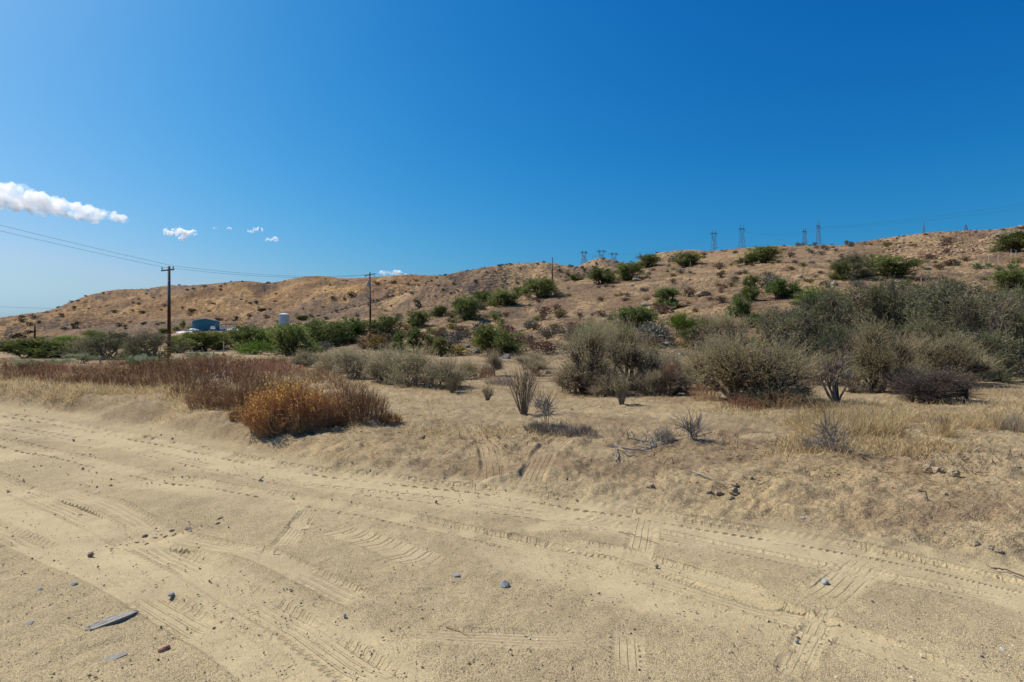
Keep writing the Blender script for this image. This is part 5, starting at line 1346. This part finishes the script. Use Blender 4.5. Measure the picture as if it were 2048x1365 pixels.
hill_scatter(60, 'hill_olive', 0, 720, 100, 265, .9, 2.0, 'low bush on the pale terrace below the far hill', 'bush', 'olive_bush', 'bushes on the terrace below the far hill', [2], 709)
for px, py in ((1594, 491), (1628, 491), (1692, 487)): 
    plant_px('hill_olive', px, py + 2, 10, 8, 'round straw coloured bush standing on the grassy skyline', 'bush', 'skyline_bush', 'straw bushes on the skyline')
# bright green sapling beside the workshop
p = pos(366, 246); p[2] = zpix(660, 246)
s_ = 246 / FPX
t = empty('sapling', p, 'small bright green conical tree left of the teal workshop', 'tree')
for pn, me in PROTO['creosote'][0]: link(pn, me, t, scale=(13 * s_, 13 * s_, 21 * s_ / .8))
for px, py, w, h, lb in ((384,664,20,9,'green bush in front of the left corner of the teal workshop'),(352,661,16,7,'green bush left of the sapling by the workshop'),(376,674,22,8,'low green bush below the pale drive'),(328,668,26,9,'green bush in line with the banded pole below the far hill'),(605,640,30,9,'dark green bush on the crest right of the water tank'),(556,646,14,5,'small green bush left of the water tank'),(345,682,24,10,'dark green bush just right of the banded pole')):
    plant_px('creosote' if h < 9 else 'juniper', px, py, w, h, lb, 'bush', 'green_shrub')
# ------------------------------------------------------------------ ground cover, stones, litter, clouds
def scatter_blades(name, n_t, per, area, dens, hmin, hmax, spread, bw, mat, seed, kind='stuff', lay=0.5):
    """tufts of blades where dens(x,y) says so"""
    g = rnd(seed); px0, px1, Y0, Y1 = area
    P = []
    while sum(len(q) for q in P) < n_t:
        m = 6000
        px = g.uniform(px0, px1, m); Y = np.exp(g.uniform(math.log(Y0), math.log(Y1), m)); x = (px - CX) / FPX * Y
        z, l, d, _, _ = terrain(x, Y, True)
        ok = dens(x, Y, px, d, l) > g.uniform(0, 1, m)
        P.append(np.c_[x, Y, z][ok])
        if len(P) > 80: break
    P = np.vstack(P)[:n_t]; n = len(P)
    idx = np.repeat(np.arange(n), per); N_ = len(idx)
    th = g.uniform(.6, 1.3, n)
    base = P[idx] + np.c_[g.normal(0, spread, (N_, 2)), np.full(N_, -.01)]
    d = unit(g.normal(0, lay, (N_, 3)) + [0, 0, 1])
    L = g.uniform(hmin, hmax, N_) * th[idx]
    V, Q = blades(base, d, L, np.full(N_, bw) * g.uniform(.6, 1.4, N_), g, .15)
    tn = np.clip(g.normal(.5, .18, n)[idx] + g.normal(0, .14, N_), 0, 1)
    me = mesh_np(name, V, Q, None, tint=np.repeat(tn, 4), mats=[mat])
    return link(name, me, kind=kind)
def d_field(x, Y, px, d, l):
    b = fbm(x / 2.4, Y / 1.6, 3, 801)
    right = sstep(1480, 1750, px) * sstep(1.5, 3, d) * (1 - sstep(9, 14, d))
    left = (1 - sstep(430, 620, px)) * sstep(.2, .8, d) * (1 - sstep(7, 14, d)) * 1.3
    mid = .42 * sstep(1.5, 4, d)
    return np.where(l == 0, sstep(-.15, .4, b) * np.clip(.9 * right + .9 * left + mid, 0, 1), 0)
scatter_blades('dry_grass', 5600, 8, (-80, 2130, 7.5, 30), d_field, .06, .22, .07, .009, m_straw, 811)
scatter_blades('tall_dry_grass', 420, 26, (1600, 2120, 9.0, 17), lambda x, Y, px, d, l: sstep(.0, .4, fbm(x / 1.4, Y / .9, 3, 803)) * sstep(2.0, 2.8, d) * (1 - sstep(4.5, 6.5, d)), .16, .42, .06, .007, m_straw, 812, lay=.35)
scatter_blades('brown_weeds', 1000, 8, (-80, 2130, 6.5, 40), lambda x, Y, px, d, l: np.where(l == 0, .75 * sstep(.05, .5, fbm(x / 1.9 + 3, Y / 1.2, 3, 805)) * sstep(.6, 1.6, d), 0), .04, .16, .08, .007, m_brownb, 813, lay=.8)
scatter_blades('flat_scrub', 2600, 9, (-80, 2130, 20, 75), lambda x, Y, px, d, l: np.where(l <= 1, .9 * sstep(-.2, .4, fbm(x / 5, Y / 4, 3, 806)), 0), .10, .32, .16, .014, m_brownb, 814, lay=.6)
scatter_blades('hill_grass', 8500, 5, (-30, 2100, 40, 235), lambda x, Y, px, d, l: np.where((l == 1) | (l == 2), .95 * sstep(-.25, .35, fbm(x / 7, Y / 9, 4, 807)), 0), .16, .42, .22, .03, m_straw, 815, lay=.6)
scatter_blades('hill_brush_cover', 5500, 6, (500, 2100, 40, 235), lambda x, Y, px, d, l: np.where((l == 1), .9 * sstep(-.1, .4, fbm(x / 6 + 9, Y / 7, 4, 808)), 0), .14, .36, .22, .045, m_brownb, 816, lay=.8)
scatter_blades('slope_brush', 3000, 7, (480, 2100, 42, 235), lambda x, Y, px, d, l: np.where((l == 1), .9 * sstep(0, .5, fbm(x / 4 + 19, Y / 5, 4, 828)), 0), .16, .42, .26, .05, m_olive, 838, lay=.8)
scatter_blades('grey_slope_brush', 3200, 6, (480, 2100, 42, 235), lambda x, Y, px, d, l: np.where((l == 1), .9 * sstep(-.05, .45, fbm(x / 5 + 39, Y / 6, 4, 839)), 0), .18, .46, .28, .05, m_greyb, 840, lay=.8)
scatter_blades('dark_slope_brush', 2600, 6, (480, 2100, 42, 235), lambda x, Y, px, d, l: np.where((l == 1), .9 * sstep(.05, .5, fbm(x / 5 + 29, Y / 6, 4, 829)), 0), .14, .36, .28, .05, m_farb, 839, lay=.8)
scatter_blades('far_brush_cover', 6500, 4, (-30, 2100, 215, 700), lambda x, Y, px, d, l: np.where(l >= 3, sstep(-.1, .45, fbm(x / 28, Y / 45, 4, 809)), 0), .5, 1.1, .5, .38, m_brownb, 817, lay=.9)
scatter_blades('verge_grass', 480, 14, (-80, 560, 11, 24), lambda x, Y, px, d, l: sstep(-.1, .35, fbm(x / 1.3, Y / .9, 3, 810)) * sstep(.2, .8, d) * (1 - sstep(4, 8, d)), .14, .38, .09, .010, m_straw, 818, lay=.5)
# straw and twig litter lying flat
def litter(n, seed, mat, Lm, wd, dens, area, name):
    g = rnd(seed); P = []
    while sum(len(q) for q in P) < n and len(P) < 60:
        m = 5000; px = g.uniform(area[0], area[1], m); Y = np.exp(g.uniform(math.log(area[2]), math.log(area[3]), m)); x = (px - CX) / FPX * Y
        z, l, d, _, _ = terrain(x, Y, True); ok = dens(x, Y, px, d, l) > g.uniform(0, 1, m); P.append(np.c_[x, Y, z + .012][ok])
    P = np.vstack(P)[:n]; n = len(P); az = g.uniform(0, 6.28, n)
    d = np.c_[np.cos(az), np.sin(az), g.normal(.05, .12, n)]
    V, Q = blades(P, d, Lm * g.uniform(.4, 1.6, n), np.full(n, wd), g)
    link(name, mesh_np(name, V, Q, None, tint=np.repeat(g.uniform(0, 1, n), 4), mats=[mat]), kind='stuff')
bank = lambda x, Y, px, d, l: np.where(l == 0, sstep(.3, 1.2, d) * (1 - sstep(8, 12, d)) * sstep(-.1, .4, fbm(x / 1.2, Y / .8, 3, 821)), 0)
litter(8000, 831, m_straw, .10, .005, bank, (-80, 2130, 5, 22), 'straw_litter')
litter(2600, 832, m_redl, .035, .018, bank, (-80, 2130, 5, 18), 'leaf_litter')
litter(900, 833, m_straw, .05, .004, lambda x, Y, px, d, l: np.where(l == 0, .25, 0), (-80, 2130, 2.6, 9), 'straw_bits')

# pebbles: thousands nobody could count on the sand
def stone_mesh(name, seed, mat, sub=2, rough=.28, flat=.6, elong=1.3):
    bm = bmesh.new(); bmesh.ops.create_icosphere(bm, subdivisions=sub, radius=1.0)
    g = rnd(seed); A = unit(g.normal(size=(7, 3))); K = g.uniform(.55, .95, 7)
    for v in bm.verts:
        c = np.array(v.co)
        for a_, k_ in zip(A, K):                       # flat facets, as broken stone has
            dd = c @ a_
            if dd > k_: c = c - a_ * (dd - k_) * .9
        c = c * (1 + rough * .25 * float(g.normal()))
        v.co = (c[0] * elong, c[1], c[2] * flat)
    me = bpy.data.meshes.new(name); bm.to_mesh(me); bm.free(); me.materials.append(mat)
    return me
def rock_mat(name, a, b, scale=8, bump=.02):
    return simple_mat(name, tuple((x + y) / 2 for x, y in zip(a, b)), .85, var=.45, scale=scale, bump=bump)
m_r_grey = rock_mat('grey_stone', (.25, .25, .24), (.46, .46, .44), 14)
m_r_blue = rock_mat('blue_grey_stone', (.28, .285, .265), (.46, .465, .43), 14)
m_r_white = rock_mat('pale_quartz', (.5, .47, .42), (.75, .72, .68), 14)
m_r_red = rock_mat('orange_shard', (.42, .22, .13), (.55, .32, .2), 14)
m_r_brown = rock_mat('brown_stone', (.22, .155, .11), (.40, .29, .20), 3, .08)
m_r_hill = rock_mat('pale_hill_rock', (.18, .15, .125), (.34, .295, .25), 2.2, .12)
m_r_dark = rock_mat('dark_hill_rock', (.09, .085, .085), (.20, .19, .185), 2.2, .12)
m_clod = rock_mat('dry_clod', (.30, .225, .135), (.42, .325, .21), 16, .02)
def pebbles(n, seed, smin, smax, Y0, Y1, mat, name, dens=None):
    g = rnd(seed); px = g.uniform(-60, 2110, n); Y = np.exp(g.uniform(math.log(Y0), math.log(Y1), n)); x = (px - CX) / FPX * Y
    z, l, d, _, _ = terrain(x, Y, True)
    xi = np.asarray(x); dz, _m = track_field(xi, Y)
    keep = (fbm(x / .8, Y / .6, 3, seed) > g.uniform(-.7, .6, n)) & (l == 0); x, Y, z, dz = x[keep], Y[keep], z[keep], dz[keep]; n = len(x)
    o = np.array([[1, 0, 0], [0, 1, 0], [-1, 0, 0], [0, -1, 0], [0, 0, 1], [0, 0, -1]], float)
    s = smin * (smax / smin) ** (g.uniform(0, 1, n) ** 2.2)
    V = o[None] * (s[:, None, None] * .5) * g.uniform(.55, 1.3, (n, 6, 1)) * np.array([1, 1, .75]); V += g.normal(0, .1, V.shape) * s[:, None, None]
    V += np.c_[x, Y, z + dz + s * .12][:, None]
    f = np.array([[0, 1, 4], [1, 2, 4], [2, 3, 4], [3, 0, 4], [1, 0, 5], [2, 1, 5], [3, 2, 5], [0, 3, 5]])
    T = (np.arange(n) * 6)[:, None, None] + f[None]
    link(name, mesh_np(name, V.reshape(-1, 3), None, T.reshape(-1, 3), mats=[mat]), kind='stuff')
m_p1 = simple_mat('pale_grit', (.50, .42, .30), .9, var=.3, scale=30); m_p2 = simple_mat('dark_grit', (.15, .12, .09), .9, var=.35, scale=30); m_p3 = simple_mat('pink_grit', (.45, .31, .22), .9, var=.3, scale=30)
pebbles(9000, 841, .006, .018, 2.3, 9, m_p1, 'pale_gravel'); pebbles(5200, 842, .006, .022, 2.3, 11, m_p2, 'dark_gravel'); pebbles(5200, 843, .006, .018, 2.3, 9, m_p3, 'pink_gravel')
pebbles(1500, 844, .02, .06, 6, 16, m_clod, 'dirt_crumbs')

STONES = [(1008,1168,22,15,m_r_grey,'dark grey stone, larger of two stones in the middle of the road'),(913,1151,17,10,m_r_blue,'smaller bluish stone left of the dark grey stone'),(1650,1162,16,12,m_r_blue,'flat bluish stone in the diagonal rib marks at right'),
 (1606,1036,10,8,m_r_grey,'grey stone at the far track edge on the right'),(181,1108,12,10,m_r_brown,'dark brown clod at the end of the crust edge'),
 (328,1297,22,12,m_r_red,'flat orange shard in front of the grey slab'),(148,1168,14,7,m_r_blue,'bluish flat chip left of the tread marks'),(342,1189,14,6,m_r_blue,'thin blue chip lying in the tread marks'),(690,1231,6,9,m_r_white,'tiny white upright stone chip in the sand'),
 (80,1180,10,7,m_r_blue,'small blue chip at the left'),(62,1246,16,6,m_r_grey,'dark flat chip beside the grey slab at left'),(2005,1299,10,6,m_r_white,'white chip near the lower right edge'),
 (1962,1312,8,6,m_r_grey,'dark chip left of the white chip at lower right'),(1594,1282,8,8,m_r_blue,'small bluish stone beside the heel mark'),(1314,1132,9,7,m_r_brown,'dark crumb in front of the crossed tracks'),(290,1072,14,7,m_r_brown,'brown flat stone set in the crust edge'),
 (568,883,18,8,m_r_red,'reddish flat stone at the bank foot below the orange bush'),(480,1145,10,7,m_r_blue,'pale blue chip in the lower track'),(380,1063,9,6,m_r_grey,'grey flake at the right of the crust edge'),(846,873,10,8,m_r_brown,'dark brown clod on the bank, left of the climbing tracks'),(797,867,9,7,m_r_brown,'dark brown clod at the left of the bank clods')]
for i, (px, py, w, h, mt, lb) in enumerate(STONES):
    p = at(px, py + h * .35); s = p[1] / FPX
    me = stone_mesh('stone', 860 + i, mt, 2, .12, 1.0, 1.0)
    link('stone', me, label=lb, cat='stone', group='loose stones on the sand', loc=p + [0, 0, h * s * .12], rot=(0, 0, _rv.uniform(0, 6.28)), scale=(w * s * .55, w * s * .45, h * s * .62))
# grey slab half sunk in the sand at lower left
g_ = rnd(870); p = at(226, 1246); s = p[1] / FPX
def slab_mesh(seed, name='slab'):
    g = rnd(seed); bm = bmesh.new(); bmesh.ops.create_cube(bm, size=2.0); bmesh.ops.subdivide_edges(bm, edges=bm.edges[:], cuts=7, use_grid_fill=True)
    for v in bm.verts:
        x, y, z = v.co; taper = 1 - .45 * max(0, x) - .2 * max(0, -x) + .12 * float(fbm(np.array([x * 2.2 + seed]), np.array([y * .6]), 3, seed)[0])
        y *= taper; z *= (1 - .3 * abs(x)) ; z += .35 * float(fbm(np.array([x * 1.6]), np.array([y * 3 + seed]), 4, seed)[0]); x *= 1 + .10 * float(g.normal()) * (abs(x) > .95)
        v.co = (x, y, z)
    me = bpy.data.meshes.new(name); bm.to_mesh(me); bm.free(); me.materials.append(m_slab); return me
m_slab = simple_mat('layered_slab_stone', (.37, .33, .27), .85, var=.45, scale=3.5, bump=.02, stretch=(.6, 5, 5))
link('rock_slab', slab_mesh(871), label='long grey layered slab half sunk in the sand at lower left', cat='rock', loc=p + [0, 0, .010], rot=(.10, -.05, .92), scale=(38 * s, 12 * s, 4.5 * s))
p = at(228, 1318); s = p[1] / FPX
link('rock_slab', slab_mesh(872), label='small grey slab flake lying in front of the long slab', cat='rock', loc=p, rot=(.1, 0, .8), scale=(20 * s, 10 * s, 3 * s))
# broken crust edge stones
for i in range(18):
    t = i / 17; px = 200 + 250 * t + _rv.uniform(-9, 9); py = 1106 - 65 * t + _rv.uniform(-7, 5); p = at(px, py); s = p[1] / FPX; w = 4 + 11 * _rv.random() ** 2
    link('crust_stone', stone_mesh('crust_stone', 880 + i, m_clod if i % 3 else m_r_brown, 1, .2, 1, 1), label='flat dark stone in the broken crust edge at the left of the road', cat='stone', group='stones of the broken crust edge', loc=p - [0, 0, w * s * .05], rot=(_rv.uniform(-.4, .4), _rv.uniform(-.3, .3), .45 + _rv.uniform(-.8, .8)), scale=(w * s * .6, w * s * .35, w * s * .22))
# clods on the bank at right
for i, (px, py, w) in enumerate([(1418,988,16),(1437,988,17),(1466,986,20),(1484,958,12),(1502,958,12),(1462,1000,14),(1858,940,22),(1880,946,24),(1905,950,24),(2034,938,14),(1888,990,14),(1952,1094,22),(1975,1102,24),(1996,1108,18),(1470,972,12),(1300,975,18)]):
    p = at(px, py); s = p[1] / FPX
    link('dirt_clod', stone_mesh('dirt_clod', 900 + i, m_clod, 3, .35, 1, 1), label='crumbly clod of dug earth on the ruffled bank right of the road', cat='clod', group='earth clods on the right bank', loc=p + [0, 0, w * s * .1], rot=(0, 0, _rv.uniform(0, 6)), scale=(w * s * .5, w * s * .5, w * s * .42))
# rocks on the slopes
RK = [(1325,694,44,20,m_r_hill,'pale cracked boulder on the slope between the sages'),(1362,712,22,12,m_r_hill,'pale boulder lower right of the cracked boulder'),(1292,612,26,12,m_r_hill,'light flat rock above the dark shrub behind the sages'),(1382,672,30,12,m_r_hill,'bluish flat rock at the foot of the bright green broom shrub'),
 (1015,718,26,16,m_r_dark,'dark rock at the right foot of the big dark shrub'),(955,708,22,14,m_r_dark,'dark rock at the left foot of the big dark shrub'),(935,695,20,10,m_r_dark,'dark rock left above the big dark shrub'),(998,632,14,8,m_r_dark,'dark rock right of the round slope shrub'),(1275,562,24,8,m_r_hill,'pale flat rock right of the twin green shrubs'),(1265,573,12,6,m_r_hill,'small white rock below the twin green shrubs'),
 (1410,592,44,14,m_r_brown,'low brown outcrop on the open red slope'),(1668,572,22,14,m_r_hill,'pale boulder below the round grey shrub'),(1800,566,22,7,m_r_dark,'dark flat rock right below the wide green shrub'),(1855,540,18,8,m_r_dark,'dark flat rock on the upper right slope'),(2040,458,22,12,m_r_brown,'reddish boulder on the skyline at the right edge'),(2025,470,34,12,m_r_brown,'reddish rock outcrop below the skyline boulder'),(1992,474,26,9,m_r_brown,'rust rock left of the reddish outcrop'),
 (1062,676,16,9,m_r_dark,'bluish dark rock on the slope above the vase shrub'),(1600,556,14,6,m_r_hill,'small pale rock in the bare patch of slope'),(1465,700,16,8,m_r_hill,'pale rock left of the oak thicket'),(1012,706,14,8,m_r_dark,'small dark rock above the right foot of the big shrub')]
for i, (px, py, w, h, mt, lb) in enumerate(RK):
    p = at(px, py); s = p[1] / FPX
    link('boulder', stone_mesh('boulder', 940 + i, mt, 3, .16, 1, 1), label=lb, cat='boulder', group='boulders on the slopes', loc=p + [0, 0, h * s * .1], rot=(_rv.uniform(-.15, .15), _rv.uniform(-.15, .15), _rv.uniform(0, 6)), scale=(w * s * .42, w * s * .34, h * s * .5))
# rusty rubble band near the right ridge, past counting
g = rnd(975); n = 420; px = g.uniform(1760, 1980, n); py = g.uniform(486, 506, n) + (px - 1760) * -.01
k = 0; mb = MB()
ico = bmesh.new(); bmesh.ops.create_icosphere(ico, subdivisions=1, radius=1.0); IV = np.array([v.co[:] for v in ico.verts]); IF = np.array([[v.index for v in f.verts] for f in ico.faces]); ico.free()
Yg = g.uniform(150, 198, n); xg = (px - CX) / FPX * Yg; zg = terrain(xg, Yg)
for i in range(n):
    r = g.uniform(.15, .55); mb.add(IV * r * g.uniform(.6, 1.3, (len(IV), 1)) * [1.2, 1, .7] + [xg[i], Yg[i], zg[i] + r * .2], None, IF)
mb.obj('rock_rubble', m_r_hill if False else simple_mat('rusty_rubble', (.42, .27, .16), .9, var=.4, scale=.4), kind='stuff')

# --- clouds: small lumps of real vapour far away
def vapour(density, size):
    m, nt, out = new_mat('cloud_vapour'); pv = N(nt, 'ShaderNodeVolumePrincipled'); pv.inputs['Color'].default_value = (1, 1, 1, 1)
    pv.inputs['Anisotropy'].default_value = .35
    tc = N(nt, 'ShaderNodeTexCoord'); no = N(nt, 'ShaderNodeTexNoise'); no.inputs['Scale'].default_value = 1.0 / size; no.inputs['Detail'].default_value = 4; no.inputs['Roughness'].default_value = .6
    nt.links.new(tc.outputs['Object'], no.inputs['Vector'])
    mr = N(nt, 'ShaderNodeMapRange', interpolation_type='SMOOTHSTEP'); mr.inputs['From Min'].default_value = .40; mr.inputs['From Max'].default_value = .66; mr.inputs['To Max'].default_value = density
    nt.links.new(no.outputs['Fac'], mr.inputs['Value']); nt.links.new(mr.outputs[0], pv.inputs['Density'])
    nt.links.new(pv.outputs[0], out.inputs['Volume']); return m
def cloud(blobs, label, Y=9000.0, seed=0, vox=16.0):
    bm = bmesh.new(); g = rnd(1000 + seed); k = Y / FPX; th = max(b[3] for b in blobs) * k; vox = max(4.0, th / 11)
    for (px, py, rx, ry) in blobs:
        n = int(np.clip(rx * ry * .16, 9, 60))
        for _ in range(n):
            a = g.uniform(0, 6.28); q = math.sqrt(g.uniform(0, 1))
            cx_ = px + math.cos(a) * q * rx * .85; cy_ = py + math.sin(a) * q * ry * .6; r = g.uniform(.3, .62) * min(rx, ry) * k
            mtx = __import__('mathutils').Matrix.Translation(((cx_ - CX) * k, Y + g.uniform(-.7, .7) * rx * k, EYE + (CY - cy_) * k))
            bmesh.ops.create_icosphere(bm, subdivisions=2, radius=r, matrix=mtx)
    me = bpy.data.meshes.new('cloud_lumps'); bm.to_mesh(me); bm.free()
    tmp = bpy.data.objects.new('cloud', me); COL.objects.link(tmp)
    md = tmp.modifiers.new('r', 'REMESH'); md.mode = 'VOXEL'; md.voxel_size = vox
    dg = bpy.context.evaluated_depsgraph_get(); ev = tmp.evaluated_get(dg)
    me2 = bpy.data.meshes.new_from_object(ev); bpy.data.objects.remove(tmp, do_unlink=True); bpy.data.meshes.remove(me)
    nv = len(me2.vertices); co = np.empty(nv * 3, np.float32); me2.vertices.foreach_get('co', co); co = co.reshape(-1, 3)
    no = np.empty(nv * 3, np.float32); me2.vertices.foreach_get('normal', no); no = no.reshape(-1, 3)
    sc_ = th * .5
    dsp = fbm(co[:, 0] / sc_ + co[:, 1] / sc_ * .7, co[:, 2] / sc_ + co[:, 1] / sc_ * .4, 4, 1100 + seed) * th * .34
    co = co + no * dsp[:, None]; c = co.mean(0); me2.vertices.foreach_set('co', (co - c).astype(np.float32).ravel()); me2.update()
    me2.materials.clear(); me2.materials.append(vapour(2.2 / th, th * 1.3)); me2.name = 'cloud'
    link('cloud', me2, label=label, cat='cloud', group='small white clouds over the far hill', loc=c)
cloud([(-30,392,50,24),(20,386,38,20),(30,408,40,16),(70,402,40,18),(90,420,40,12),(115,410,36,15),(150,420,34,15),(150,432,30,8),(190,430,34,13),(225,436,28,9),(250,440,14,5)], 'long slanting white cloud at the left edge, largest in the sky', seed=1)
cloud([(345,466,16,8),(362,464,16,9),(378,466,14,7),(368,476,12,7)], 'puffy white cloud above the banded pole, second largest', seed=2, vox=12)
cloud([(431,457,5,2.5)], 'tiny wisp of cloud right of the puffy cloud', seed=3, vox=7)
cloud([(457,457,6,3.2)], 'tiny wisp of cloud left of the two part cloud', seed=4, vox=7)
cloud([(499,464,9,4),(515,459,13,5),(505,461,8,4)], 'ragged small cloud above the smooth oval one', seed=5, vox=9)
cloud([(536,479,10,5),(549,479,12,6)], 'smooth oval small white cloud, lowest of the floating ones', seed=6, vox=9)
cloud([(766,547,9,5),(780,546,10,6),(791,546,8,7),(803,549,8,4),(815,550,7,3)], 'row of white puffs just over the far hill beside the transformer pole', seed=7, vox=9, Y=9500)
